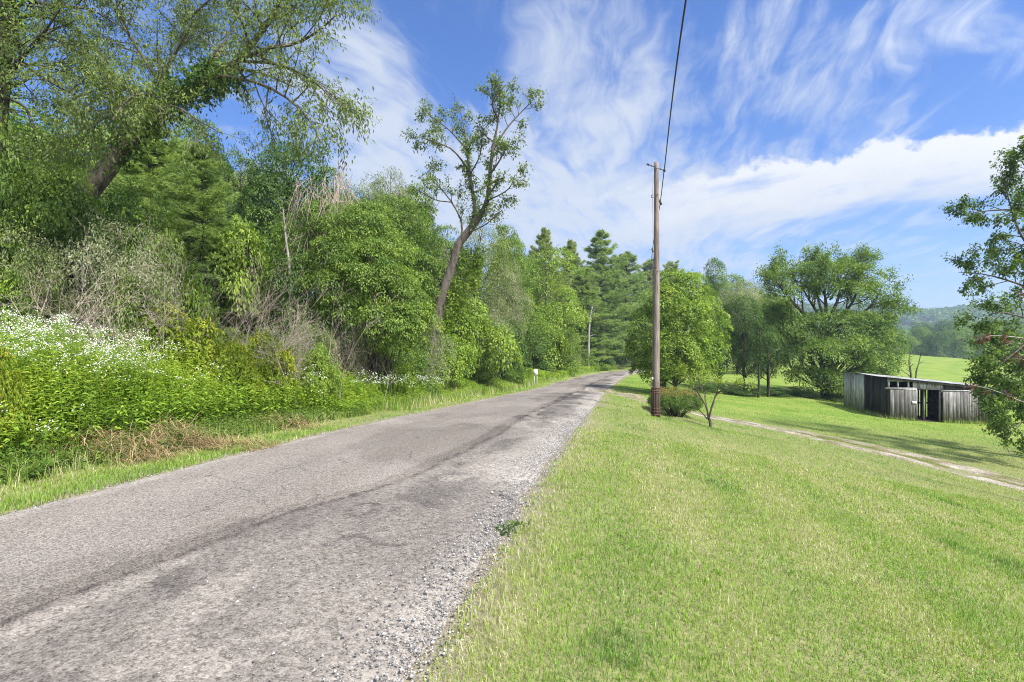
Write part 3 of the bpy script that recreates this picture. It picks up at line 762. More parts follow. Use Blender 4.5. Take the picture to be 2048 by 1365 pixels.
W_MAT = leafmat('weed_leaf', [(0, (.035, .068, .012)), (.3, (.085, .150, .020)), (.55, (.150, .235, .032)), (.8, (.225, .300, .042)), (1, (.31, .34, .07))], .4, .5, gain=(1.62, 1.6, 1.45))
def weeds():
    b = Buf()
    # tall stand behind the mown verge, thinning along the road
    n = 5200; x, y = bank_xy(n, 1.5, 16, 1.9, 6.6); o = -road_off(x, y) - HW
    f = fbm(x * .55, y * .55, 101, 3); h = (.55 + .95 * f) * (.55 + .45 * sstep(1.8, 3.4, o)) * 1.05
    stalks(b, x, y, h, 18, .115, .26, np.clip(.38 + .9 * (fbm(x * .5, y * .5, 103) - .45) + rng.normal(0, .07, n), .05, .95))
    n = 1000; x, y = bank_xy(n, 5, 13, 2.5, 4.4); stalks(b, x, y, rng.uniform(.9, 1.5, n), 20, .12, .3, np.clip(.72 + rng.normal(0, .12, n), 0, 1), up=.5)
    n = 1900; x, y = bank_xy(n, 2, 18, 1.6, 5.5); h = rng.uniform(.5, 1.1, n)
    stalks(b, x, y, h, 14, .13, .42, np.clip(.45 + rng.normal(0, .15, n), 0, 1), up=.15)
    n = 2600; x, y = bank_xy(n, 8.5, 24, 2.0, 4.6); f = fbm(x * .6, y * .6, 131, 3); stalks(b, x, y, (.55 + 1.1 * f) * (.5 + .5 * sstep(1.9, 3.2, -road_off(x, y) - HW)), 22, .13, .16, np.clip(.60 + 1.0 * (fbm(x * .45, y * .45, 133) - .5) + rng.normal(0, .08, n), .1, .98), up=.75, lean=.2)
    n = 5200; x, y = bank_xy(n, 12, 46, 1.2, 5.0, 1.3); f = fbm(x * .4, y * .4, 105, 3); o = -road_off(x, y) - HW
    h = (.25 + .75 * f) * (.4 + .6 * sstep(1.0, 3.2, o)) * 1.15
    stalks(b, x, y, h, 14, .15, .26, np.clip(.52 + .8 * (fbm(x * .35, y * .35, 107) - .5) + rng.normal(0, .08, n), .05, .98), stem=.01)
    n = 3200; x, y = bank_xy(n, 42, 90, 1.0, 5.5); f = fbm(x * .3, y * .3, 109, 3)
    stalks(b, x, y, .25 + .8 * f, 10, .24, .32, np.clip(.62 + rng.normal(0, .12, n), .05, 1), stem=.02)
    tag(b.build('tall_weeds', W_MAT), kind='stuff')
    # rough, half-cut strip between verge and weeds: long grass, seedlings, dry stems
    b = Buf(); n = 26000; x, y = bank_xy(n, 1.5, 22, .95, 2.9, 1.4); h = rng.uniform(.06, .30, n)
    t = np.where(rng.random(n) < .20 + .30 * (fbm(x * .9, y * .9, 135) > .52), rng.uniform(.1, .24, n), np.clip(.5 + .6 * (fbm(x * 1.3, y * 1.3, 111) - .5) + rng.normal(0, .14, n), .22, 1))
    blades(b, x, y, h, rng.uniform(.004, .008, n), t, .98, True)
    n = 16000; x, y = bank_xy(n, 14, 75, .7, 3.4, 1.2); h = rng.uniform(.12, .5, n)
    t = np.where(rng.random(n) < .18 + .3 * (fbm(x * .5, y * .5, 136) > .53), rng.uniform(0, .2, n), np.clip(.42 + .5 * (fbm(x * .6, y * .6, 113) - .5) + rng.normal(0, .12, n), .22, 1))
    blades(b, x, y, h, rng.uniform(.012, .03, n), t, .5, False)
    # uncut fringe along the foot of the shed walls
    for (xa, ya), (xb, yb), q in (((25.02, 38.9), (24.72, 34.0), 1100), ((24.8, 33.75), (26.5, 33.6), 260), ((28.3, 33.45), (32.0, 33.2), 800)):
        t_ = rng.random(q); x = xa + (xb - xa) * t_ + rng.normal(0, .09, q); y = ya + (yb - ya) * t_ + rng.normal(0, .09, q)
        blades(b, x, y, rng.gamma(4, .055, q), rng.uniform(.012, .024, q), np.where(rng.random(q) < .3, rng.uniform(.05, .2, q), rng.uniform(.35, .9, q)), .5, False)
    tag(b.build('rough_grass', bpy.data.materials['grass_blade']), kind='stuff')
    b = Buf(); n = 2300; x, y = bank_xy(n, 1.5, 13, 1.0, 2.7, 1.2)
    stalks(b, x, y, rng.uniform(.08, .34, n), 9, .085, .5, np.clip(.42 + rng.normal(0, .17, n), 0, 1), up=.2)
    # broad-leaved ground cover under the brush
    n = 30000; x, y = bank_xy(n, 2, 60, 3.2, 15, 1.4); P = np.stack([x, y, hgt(x, y) + rng.random(n) ** 1.5 * .65], -1)
    L = (.09 + .0035 * y) * rng.uniform(.7, 1.3, n)
    leaves(b, P, rdir(n) + UP * .1, UP + rdir(n) * .6, L, L * .6, np.clip(.30 + .5 * (fbm(x * .5, y * .5, 115) - .45) + rng.normal(0, .1, n), 0, 1))
    tag(b.build('undergrowth', G_MID), kind='stuff')

def flowers():
    st, fl = Buf(), Buf()
    def stand(n, cx, cy, rx, ry, h0, h1, nf, ang=0.0):
        a = rng.random(n) * 6.28; r = np.sqrt(rng.random(n)); dx = r * np.cos(a) * rx; dy = r * np.sin(a) * ry
        x = cx + dx * math.cos(ang) - dy * math.sin(ang); y = cy + dx * math.sin(ang) + dy * math.cos(ang)
        kk = fbm(x * .9, y * .9, 120, 3) > .36 + .16 * rng.random(n); x, y = x[kk], y[kk]; n = len(x)
        h = rng.uniform(h0, h1, n)
        top = stalks(st, x, y, h, 9, .075, .22, np.clip(.5 + rng.normal(0, .1, n), 0, 1))
        i = np.repeat(np.arange(n), nf); m = len(i)
        P = top[i] + rng.normal(0, 1, (m, 3)) * np.array([.055, .055, .03])
        # little branching stalks
        q = top[i] - UP * .14; s = rdir(m) * .0016
        st.quads(np.stack([q - s, q + s, P + s, P - s], 1), .5)
        N = norm(UP + rdir(m) * .55 + np.array([.25, -.35, 0])); u = norm(np.cross(N, rdir(m))); v = np.cross(N, u); R = rng.uniform(.005, .0085, m)[:, None] * (1 + .022 * P[:, 1:2])
        k = np.arange(6) * PI / 3
        ring = P[:, None] + (np.cos(k)[None, :, None] * u[:, None] + np.sin(k)[None, :, None] * v[:, None]) * R[:, None] * rng.uniform(.75, 1.15, (m, 6, 1))
        V = np.concatenate([P[:, None] + N[:, None] * .002, ring], 1).reshape(-1, 3); b0 = np.arange(m)[:, None, None] * 7
        T = b0 + np.array([[0, 1 + j, 1 + (j + 1) % 6] for j in range(6)])[None]
        tn = np.ones((m, 7)); tn[:, 0] = .0
        fl.add(V, T=T.reshape(-1, 3), tone=tn.ravel())
    stand(900, -7.7, 8.1, 2.2, 1.2, 1.05, 1.6, 12, .2)
    stand(110, -8.9, 9.2, 1.6, .9, 1.0, 1.6, 12)
    stand(60, -6.1, 9.0, 1.1, .8, .8, 1.25, 8)
    stand(16, -6.2, 6.5, .7, .5, .5, .75, 6)
    stand(26, -4.9, 11.6, .6, .5, 1.0, 1.25, 9); stand(14, -4.2, 10.6, .6, .5, .6, .9, 7)
    stand(60, -3.7, 14.9, .8, .9, .8, 1.1, 9); stand(14, -2.6, 15.2, .5, .5, .6, .8, 7); stand(34, -3.3, 18.5, .8, .8, .7, 1.0, 8)
    m, nt, out = newmat('daisy_petal')
    bsdf(nt, out, ramp(nt, attr(nt, 'tone'), [(0, (.55, .42, .08)), (.35, (.68, .67, .61)), (1, (.75, .75, .73))]), .7, .2)
    o = st.build('wildflower_stems', W_MAT); tag(o, kind='stuff')
    o2 = fl.build('wildflowers', m); tag(o2, kind='stuff')
weeds(); flowers()
# ------------------------------------------------------------------ utility pole, wire, sign
POLE_WOOD = None
def pole():
    global POLE_WOOD
    m, nt, out = newmat('pole_wood')
    v = mapped(nt, 'Object', (1, 1, .06)); n1 = noise(nt, v, 26, 5, .65); n2 = noise(nt, mapped(nt, 'Object', (1, 1, .5)), 2.2, 3, .5)
    vo = nt.nodes.new('ShaderNodeTexVoronoi'); vo.inputs['Scale'].default_value = 3.2; link(nt, mapped(nt, 'Object', (2.2, 2.2, 1)), vo.inputs['Vector'])
    c = ramp(nt, n1, [(.32, (.10, .078, .066)), (.5, (.225, .185, .165)), (.7, (.33, .29, .265))])
    c = mixc(nt, 1.0, c, ramp(nt, n2, [(.35, (.82, .78, .74)), (.65, (1.12, 1.1, 1.1))]), 'MULTIPLY')
    c = mixc(nt, ramp(nt, vo.outputs['Distance'], [(.05, (.85,) * 3), (.085, (0,) * 3)]), c, (.035, .026, .022))
    bsdf(nt, out, c, .9, .12, bump(nt, n1, .5, .02)); POLE_WOOD = m
    brown = barkmat('sleeve_brown', (.034, .024, .019), (.105, .070, .057), 22, .05)
    rust = flatmat('band_rust', (.15, .075, .055), .6, .4, .3, .4, 30); steel = flatmat('weathered_steel', (.10, .095, .09), .55, .4, .5)
    p = at(1311.5, 845, 19); gz = float(hgt(p[0], 19)); top = at(1313, 325, 19)[2]
    r = thing('utility_pole', 'weathered wooden utility pole with a banded brown base on the lawn beside the road', 'pole', (p[0], 19, gz))
    H = top - gz
    b = Buf(); z = np.linspace(-.5, H, 30); pts = np.stack([.03 * np.sin(z * .25), 0 * z, z], -1)
    b.tube(pts, np.interp(z, [-.5, 0, H * .5, H], [.14, .138, .112, .078]), 18, cap=True); b.build('shaft', m, r, smooth=True)
    # wooden splints bolted round the foot
    px = 19 / F
    zs = (845 - 780) * px
    for i in range(11):
        a = 2 * PI * i / 11 + .1; s = Buf(); c, sn = math.cos(a), math.sin(a)
        V = []
        for zz in (-.3, zs + rng.uniform(-.03, .03)):
            for du, rr in ((-.036, .136), (.036, .136), (.03, .158), (-.03, .158)): V.append((c * rr - sn * du, sn * rr + c * du, zz))
        s.add(V, Q=[[0, 1, 5, 4], [1, 2, 6, 5], [2, 3, 7, 6], [3, 0, 4, 7], [4, 5, 6, 7], [3, 2, 1, 0]]); s.build('splint', brown, r)
    for yy in (779, 785, 789, 820, 826, 832):
        s = Buf(); zz = (845 - yy) * px; k = 22; a = np.linspace(0, 2 * PI, k + 1)
        s.tube(np.stack([np.cos(a) * .162, np.sin(a) * .162, zz + 0 * a], -1), .012, 6); s.build('band', rust, r)
    s = Buf(); s.box((-.22, -.03, .28), (-.15, .03, .42)); s.tube(spline([(-.16, -.02, .34), (-.22, -.03, .3), (-.2, -.03, .12), (-.15, -.02, .0)], 8), .012, 6)
    s.build('ground_clamp', steel, r)
    # through-bolt arm with a spool at each end
    arm = thing('spool_arm', None, None, (0, 0, 0)); arm.parent = r
    A = np.array([-.27, .06, H - .06]); B = np.array([.29, -.10, H - .34])
    s = Buf(); s.tube([A, B], .016, 8, cap=True); s.build('rod', steel, arm)
    for e, d in ((A, (B - A)), (B, (A - B))):
        s = Buf(); d = d / np.linalg.norm(d); prof = [(0, .02), (.01, .048), (.03, .05), (.04, .03), (.06, .03), (.07, .05), (.09, .048), (.10, .02)]
        s.tube(np.array([e + d * (q - .05) for q, _ in prof]), [w for _, w in prof], 12, cap=True); s.build('spool', steel, arm)
        s = Buf(); s.tube(np.array([e + d * .13, e + d * .16]), [.034, .034], 8, cap=True); s.build('washer', steel, arm)
    zz = (845 - 397) * px; s = Buf()
    s.tube(spline([(-.08, 0, zz + .05), (-.15, -.01, zz + .05), (-.165, -.01, zz), (-.15, -.01, zz - .05), (-.08, 0, zz - .04)], 14), .012, 6); s.build('hook', steel, r)
    for yy, xx in ((343, .01), (395, .03), (540, -.02), (548, .04)):
        s = Buf(); zz = (845 - yy) * px; s.tube([(xx, -.16, zz), (xx, -.06, zz)], .016, 6, cap=True); s.build('bolt', steel, r)
    s = Buf(); z = np.linspace(.3, H - .5, 30); s.tube(np.stack([-.115 - .03 * (1 - z / H) + .008 * np.sin(z * 2.1), -.06 + 0 * z, z], -1), .007, 5); s.build('ground_wire', steel, r)
    s = Buf(); zz = (845 - 761) * px; s.tube([(-.145, -.09, zz - .05), (-.15, -.09, zz), (-.145, -.09, zz + .06)], [.02, .034, .02], 8, cap=True); s.build('insulator', flatmat('porcelain', (.7, .7, .68), .3, .5, 0, .05), r)
    # the line that runs along the road over the lawn
    w = Buf()
    wire = [(-2.2, -12, 8.6), (.6, -2, 7.75), (3.05, 9, 7.55), at(1328, 344, 18.95), at(1319, 415, 24.3), at(1305, 500, 36.5), at(1296.5, 582, 62), (26, 100, 6.9)]
    w.tube(spline(wire, 90), .017, 6)
    wm = flatmat('cable_black', (.03, .03, .032), .6, .3)
    o = w.build('overhead_wire', wm); tag(o, 'black overhead wire running past the top of the utility pole', 'wire')
    for k, q in enumerate((at(1305, 501, 36.4), at(1320.5, 405, 23.6))):
        s = Buf(); s.tube([q + np.array([-.05, 0, .12]), q + np.array([.05, 0, -.12])], .05, 8, cap=True); s.build('splice', steel, o)
pole()

def stroke_text(b, rows, x0, z0, cw, ch, th, y):
    """tiny painted letters, one raised bar per stroke, on a face that looks towards -Y"""
    G = {'N': [(0, 0, 0, 1), (0, 1, 1, 0), (1, 0, 1, 1)], 'O': [(0, 0, 0, 1), (0, 1, 1, 1), (1, 1, 1, 0), (1, 0, 0, 0)], 'I': [(.5, 0, .5, 1)], 'T': [(.5, 0, .5, 1), (0, 1, 1, 1)]}
    for r, word in enumerate(rows):
        for k, ch_ in enumerate(word):
            for (u0, v0, u1, v1) in G.get(ch_, []):
                p = np.array([x0 + (k * 1.45 + u0) * cw, 0, z0 - r * ch * 1.7 + v0 * ch]); q = np.array([x0 + (k * 1.45 + u1) * cw, 0, z0 - r * ch * 1.7 + v1 * ch])
                d = q - p; d = d / np.linalg.norm(d); s = np.array([-d[2], 0, d[0]]) * th
                f = np.array([0, y, 0]); b.add([p - s + f, q - s + f, q + s + f, p + s + f], Q=[[0, 1, 2, 3]])

def roadside_sign():
    p = at(1071.3, 762, 38.5); gz = float(hgt(p[0], 38.5))
    white = flatmat('sign_white', (.74, .75, .77), .5, .4, 0, .06); grey = flatmat('sign_print', (.36, .38, .44), .6, .2, 0, .1); pw = flatmat('stake_white', (.62, .64, .58), .6, .3, 0, .1)
    r = thing('roadside_sign', 'small white notice on two thin white stakes in the weeds beside the road', 'sign', (p[0], 38.5, gz), rotz=.06)
    z1 = at(0, 751.5, 38.5)[2] - gz; z2 = at(0, 739.5, 38.5)[2] - gz
    b = Buf(); b.box((-.15, -.008, z1), (.15, .008, z2)); b.build('panel', white, r)
    b = Buf(); g = np.random.default_rng(3); z = z2 - .05
    for k in range(5):                                        # lines of print too small to read
        w0 = -.085 + g.uniform(-.02, .02); w1 = .095 + g.uniform(-.03, .02)
        b.box((w0, -.0112, z - .018), (w1, -.0085, z)); z -= .07
    b.build('print', grey, r)
    for s in (-1, 1):
        b = Buf(); b.box((  .105 * s - .016, .009, -.3), (.105 * s + .016, .028, z1 + .12)); b.build('stake', pw, r)
roadside_sign()

# ------------------------------------------------------------------ the plank shed
def shed():
    m, nt, out = newmat('old_planks')
    t = attr(nt, 'tone'); v = mapped(nt, 'Object', (1, 1, .07)); n1 = noise(nt, v, 20, 6, .68); n2 = noise(nt, mapped(nt, 'Object', (1, 1, .35)), 2.6, 4, .6)
    vo = nt.nodes.new('ShaderNodeTexVoronoi'); vo.inputs['Scale'].default_value = 3.0; link(nt, mapped(nt, 'Object', (1.6, 1.6, 1)), vo.inputs['Vector'])
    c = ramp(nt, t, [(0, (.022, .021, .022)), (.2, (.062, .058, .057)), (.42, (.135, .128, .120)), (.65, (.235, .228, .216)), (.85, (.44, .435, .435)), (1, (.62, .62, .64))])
    c = mixc(nt, 1.0, c, ramp(nt, n1, [(.3, (.42, .40, .38)), (.52, (1, 1, 1)), (.72, (1.45, 1.45, 1.45))]), 'MULTIPLY')
    c = mixc(nt, 1.0, c, ramp(nt, n2, [(.32, (.62, .62, .60)), (.62, (1.12, 1.12, 1.12))]), 'MULTIPLY')
    c = mixc(nt, ramp(nt, vo.outputs['Distance'], [(.04, (.75,) * 3), (.10, (0,) * 3)]), c, (.025, .02, .017))
    sep = nt.nodes.new('ShaderNodeSeparateXYZ'); tc = nt.nodes.new('ShaderNodeTexCoord'); link(nt, tc.outputs['Object'], sep.inputs[0])
    low = math_(nt, 'ADD', sep.outputs[2], math_(nt, 'MULTIPLY', n2, .9))
    c = mixc(nt, math_(nt, 'MULTIPLY', ramp(nt, low, [(.35, (1,) * 3), (.85, (0,) * 3)]), .5), c, (.115, .075, .05))       # soil splash and rot at the foot
    bsdf(nt, out, c, .92, .1, bump(nt, n1, .5, .01)); wood = m
    tin, nt, out = newmat('roof_tin')
    n = noise(nt, mapped(nt, 'Object', (1, .25, 1)), 3, 5, .6)
    p = bsdf(nt, out, ramp(nt, n, [(.30, (.15, .085, .055)), (.42, (.24, .20, .175)), (.50, (.42, .42, .42)), (.7, (.58, .59, .60))]), .55, .4); p.inputs['Metallic'].default_value = .3
    g = np.random.default_rng(5)
    o0 = at(1775, 837, 34); gz = o0[2]
    R = thing('plank_shed', 'low shed of weathered grey planks with sliding doors and a tin roof', 'shed', (o0[0], 34, gz), rotz=-math.radians(4.4))
    Lw, Dp = 7.35, 5.1
    gr = lambda x, y: float(hgt(o0[0] + x * math.cos(.0768) + y * math.sin(.0768), 34 - x * math.sin(.0768) + y * math.cos(.0768))) - gz
    rf = lambda x, y: 2.70 - .098 * x + .018 * y - .03 * math.sin(y * 1.4)
    def planks(name, p0, p1, bot, top, tones, par=R, wmin=.15, wmax=.24, th=.028, gap=.008, off=0.0, ragged=.03):
        """vertical boards from p0 to p1; bot/top are functions of the place along the wall"""
        p0 = np.array(p0, float); p1 = np.array(p1, float); L = np.linalg.norm(p1 - p0); d = (p1 - p0) / L; nn = np.array([d[1], -d[0]])
        b = Buf(); s = 0.0
        while s < L - .03:
            w = min(g.uniform(wmin, wmax), L - s)
            if L - s - w < .08: w = L - s
            a0 = p0 + d * (s + gap * g.uniform(.2, 1.2)); a1 = p0 + d * (s + w); o = nn * (off + g.uniform(-.006, .006))
            o = o + nn * 0; lean_ = d * g.uniform(-.012, .012); zb = bot(*(p0 + d * (s + w / 2))) + g.uniform(-1, .6) * ragged; V = []
            for zf in (0, 1):
                for q in (a0 + o, a1 + o, a1 + o - nn * th, a0 + o - nn * th):
                    q = q + lean_ * zf if not (q is a0) else q; V.append((q[0], q[1], zb if zf == 0 else top(*(p0 + d * (s + (0 if q is a0 else w / 2))))))
            b.add(V, Q=[[0, 1, 5, 4], [1, 2, 6, 5], [2, 3, 7, 6], [3, 0, 4, 7], [4, 5, 6, 7], [3, 2, 1, 0]], tone=np.clip(g.uniform(*tones), 0, 1))
            s += w
        return b.build(name, wood, par)
    low = lambda x, y: gr(x, y) - .12
    under = lambda x, y: rf(x, y) - .03
    o = planks('side_wall', (0, Dp), (0, 2.55), low, under, (.80, 1.0)); o['label'] = 'pale silvery planks of the side wall'  # pale wood, its colour raised further for the light on this wall
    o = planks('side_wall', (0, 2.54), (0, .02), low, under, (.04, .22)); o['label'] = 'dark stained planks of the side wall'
    planks('back_wall', (6.0, Dp), (5.0, Dp), lambda x, y: low(x, y) + .25, lambda x, y: under(x, y) - .12, (.2, .4), gap=.085, wmin=.14, wmax=.2, ragged=.16)
    planks('back_wall', (Lw, Dp), (6.01, Dp), lambda x, y: low(x, y), lambda x, y: under(x, y) - .02, (.2, .4), gap=.012, wmin=.14, wmax=.26)
    planks('back_wall', (4.99, Dp), (0, Dp), lambda x, y: low(x, y) + .1, lambda x, y: under(x, y) - .1, (.2, .4), gap=.022, wmin=.14, wmax=.26, ragged=.10)
    planks('end_wall', (Lw, 0), (Lw, Dp), low, under, (.3, .55))
    planks('front_wall', (5.45, 0), (Lw, 0), low, lambda x, y: 2.02 - .05 * x, (.30, .58))
    o = planks('gable_board', (1.66, 0), (3.45, 0), lambda x, y: 2.0 - .02 * x, under, (.62, .86)); o['label'] = 'pale upright boards over the open doorway'
    o = planks('gable_board', (3.46, .06), (Lw, .06), lambda x, y: 1.98 - .05 * x, under, (.12, .3)); o['label'] = 'dark boards above the wide door'
    # three small lights under the eave
    W = thing('window', None, None, (0, 0, 0)); W.parent = R
    for x in (.02, .60, 1.25, 1.58):
        b = Buf(); b.box((x, -.05, 2.02), (x + .085, .04, rf(x, 0) - .07), .8); b.build('mullion', wood, W)
    b = Buf(); b.box((0, -.06, rf(1.6, 0) - .09), (1.68, .035, rf(.4, 0) - .05), .75); b.build('head', wood, W)
    b = Buf(); b.box((-.18, -.11, 1.93), (1.76, -.03, 2.045), .70); b.box((.9, -.135, 1.905), (1.75, -.112, 1.955), .9); b.build('door_rail', wood, R)
    b = Buf(); b.box((3.3, -.10, 1.80), (5.2, -.03, 1.88), .72); b.box((3.35, -.125, 1.87), (5.0, -.103, 1.905), .97); b.build('door_rail', wood, R)
    b = Buf(); b.box((1.77, -.03, 1.90), (3.46, .05, 1.995), .35); b.build('lintel', wood, R)
    o = planks('door', (.08, -.12), (1.78, -.12), lambda x, y: gr(x, y) + .03, lambda x, y: 1.91, (.36, .74), wmin=.12, wmax=.31, gap=.004, ragged=.015)
    nb = Buf(); nb.box((1.44, -.162, 1.0), (1.73, -.152, 1.165), 1)
    ns = nb.build('notice', flatmat('notice_white', (.78, .79, .84), .5, .3, 0, .05), o)
    o = planks('door', (3.38, -.13), (5.38, -.13), lambda x, y: gr(x, y) + .04, lambda x, y: 1.79, (.36, .74), wmin=.12, wmax=.31, gap=.004, ragged=.02)
    b = Buf(); b.box((.0, -.05, low(0, 0)), (.10, .06, 1.92), .16); b.build('post', wood, R)
    for x, y, tn in ((2.44, .25, .62), (3.34, .1, .5), (2.4, 2.6, .3), (5, 2.6, .3), (1.82, .1, .3), (Lw - .1, .1, .4)):
        b = Buf(); b.box((x - .055, y - .055, gr(x, y) - .3), (x + .055, y + .055, rf(x, y) - .1), tn); b.build('post', wood, R)
    for z, y in ((.42, Dp - .06), (1.75, Dp - .06)):
        b = Buf(); b.box((.05, y - .05, z), (Lw - .05, y, z + .10), .3); b.build('girt', wood, R)
    # inside partition of wide brown boards
    b = Buf()
    for k in range(5): b.box((4.1, 2.2 - .02 * k, .0 + k * .24), (5.9, 2.24 - .02 * k, .22 + k * .24), g.uniform(.15, .3))
    b.build('partition', wood, R)
    # roof: seamed tin sheets, overhanging, following the sag
    b = Buf(); xs = np.arange(-.14, Lw + .17, .04); ys = np.linspace(-.22, Dp + .18, 12)
    X, Y = np.meshgrid(xs, ys); Z = np.vectorize(rf)(X, Y) + .028 + .011 * np.sin(X * 2 * PI / .16) + .02 * (fbm(X * 1.2, Y * 1.2, 7) - .5)
    k = len(xs); i = np.arange(len(ys) - 1)[:, None] * k + np.arange(k - 1)[None, :]; n = X.size
    Qt = np.stack([i, i + 1, i + k + 1, i + k], -1).reshape(-1, 4)
    b.add(np.stack([X, Y, Z], -1).reshape(-1, 3), Q=Qt); b.add(np.stack([X, Y, Z - .006], -1).reshape(-1, 3), Q=Qt[:, ::-1]); b.build('roof', tin, R)
    for y in (-.12, 1.6, 3.4, Dp + .05):
        b = Buf(); V = []
        for x in (-.08, Lw + .1):
            for yy, zz in ((y - .03, -.12), (y + .03, -.12), (y + .03, -.005), (y - .03, -.005)): V.append((x, yy, rf(x, y) + zz))
        b.add(V, Q=[[0, 1, 5, 4], [1, 2, 6, 5], [2, 3, 7, 6], [3, 0, 4, 7], [4, 5, 6, 7], [3, 2, 1, 0]], tone=.35); b.build('rafter', wood, R)
    # earth floor
    b = Buf(); XX_, YY_ = np.meshgrid(np.linspace(.03, Lw - .03, 20), np.linspace(.03, Dp - .03, 14)); Zf = np.array([[gr(a, c) + .03 for a, c in zip(r1, r2)] for r1, r2 in zip(XX_, YY_)])
    i = np.arange(13)[:, None] * 20 + np.arange(19)[None, :]
    b.add(np.stack([XX_, YY_, Zf], -1).reshape(-1, 3), Q=np.stack([i, i + 1, i + 21, i + 20], -1).reshape(-1, 4)); b.build('earth_floor', flatmat('bare_earth', (.10, .085, .07), .95, .1, 0, .35, 6), R)
shed()
# ------------------------------------------------------------------ kinds of tree and shrub that stand more than once
PROTO = {}
def proto(key, fn, leafm, barkm, H, W):
    wd, lf = fn
    V = np.concatenate(lf.v); H = float(np.percentile(V[:, 2], 99.7)); W = 2 * float(np.percentile(np.hypot(V[:, 0], V[:, 1]), 93))
    PROTO[key] = (wd.mesh(key + '_trunk', barkm, True), lf.mesh(key + '_crown', leafm), H, W)
R_ = lambda s: np.random.default_rng(s)
proto('broad_a', broad(R_(1), 8, 6.2, .3, 15, 300, 70, .125), G_MID, BARK, 8, 6.2)
proto('broad_b', broad(R_(2), 9, 6.0, .8, 13, 280, 70, .13, tone=.45), G_MID, BARK, 9, 6)
proto('broad_bright', broad(R_(3), 8, 6, .2, 16, 300, 75, .125, tone=.5), G_BRIGHT, BARK, 8, 6)
proto('broad_dark', broad(R_(4), 9, 6.5, .5, 15, 320, 75, .13, tone=.5), G_DARK, BARK_DARK, 9, 6.5)
proto('broad_olive', broad(R_(5), 9, 6, .6, 15, 280, 65, .12, tone=.5, wl=.35, flat=.6), G_OLIVE, BARK, 9, 6)
proto('feathery', broad(R_(6), 9, 5, .8, 15, 380, 64, .125, tone=.5, wl=.36, flat=.7, droop=.9), G_GREY, BARK, 9, 5)
proto('pine_a', pine(R_(7), 12, 6.4, tone=.62), G_PINE, BARK_DARK, 12, 6.4)
proto('pine_b', pine(R_(8), 13, 6.4, tone=.6), G_PINE, BARK_DARK, 13, 5.6)
proto('pine_c', pine(R_(9), 14, 7.6, tone=.78, nw=.045, nl=.26), G_PINE_DARK, BARK_DARK, 14, 6.0)
proto('shrub_green', broad(R_(21), 2, 2.4, .0, 9, 130, 60, .075, R=.26, trunk_r=.03), G_MID, BARK, 2, 2.4)
proto('shrub_bright', broad(R_(22), 2, 2.4, .0, 9, 130, 60, .085, R=.28, trunk_r=.03), G_BRIGHT, BARK, 2, 2.4)
proto('shrub_dark', broad(R_(23), 2, 2.4, .0, 9, 140, 60, .075, R=.26, trunk_r=.03), G_DARK, BARK_DARK, 2, 2.4)
proto('shrub_grey', broad(R_(24), 2, 2.3, .15, 10, 170, 60, .05, R=.22, trunk_r=.03, wl=.4, flat=.8), G_GREY, BARK_PALE, 2, 2.3)
proto('shrub_yellow', broad(R_(25), 1.8, 1.7, .0, 8, 90, 46, .095, R=.24, tone=.42, trunk_r=.025, wl=.45, droop=.35), G_YELLOW, BARK, 1.8, 1.7)
proto('shrub_olive', broad(R_(26), 2, 2.4, .0, 9, 140, 60, .07, R=.28, trunk_r=.03, wl=.35), G_OLIVE, BARK, 2, 2.4)

def plant(key, px, top, d, wpx, label, cat='tree', name=None, group=None, rot=None, sink=.1, base=None, xyz=None):
    tm, cm, H0, W0 = PROTO[key]
    if xyz is None:
        p = at(px, top, d); gz = float(hgt(p[0], d)) if base is None else base
        H = p[2] - gz; W = wpx / F * d
    else: p, H, W = xyz; gz = float(hgt(p[0], p[1])); d = p[1]
    s = W / W0
    r = thing(name or cat.replace(' ', '_'), label, cat, (p[0], d, gz - sink), rng.random() * 6.28 if rot is None else rot, (s, s, (H + sink) / H0), group)
    obj('trunk' if cat != 'shrub' else 'stem', tm, r); obj('crown' if cat != 'shrub' else 'foliage', cm, r)
    return r

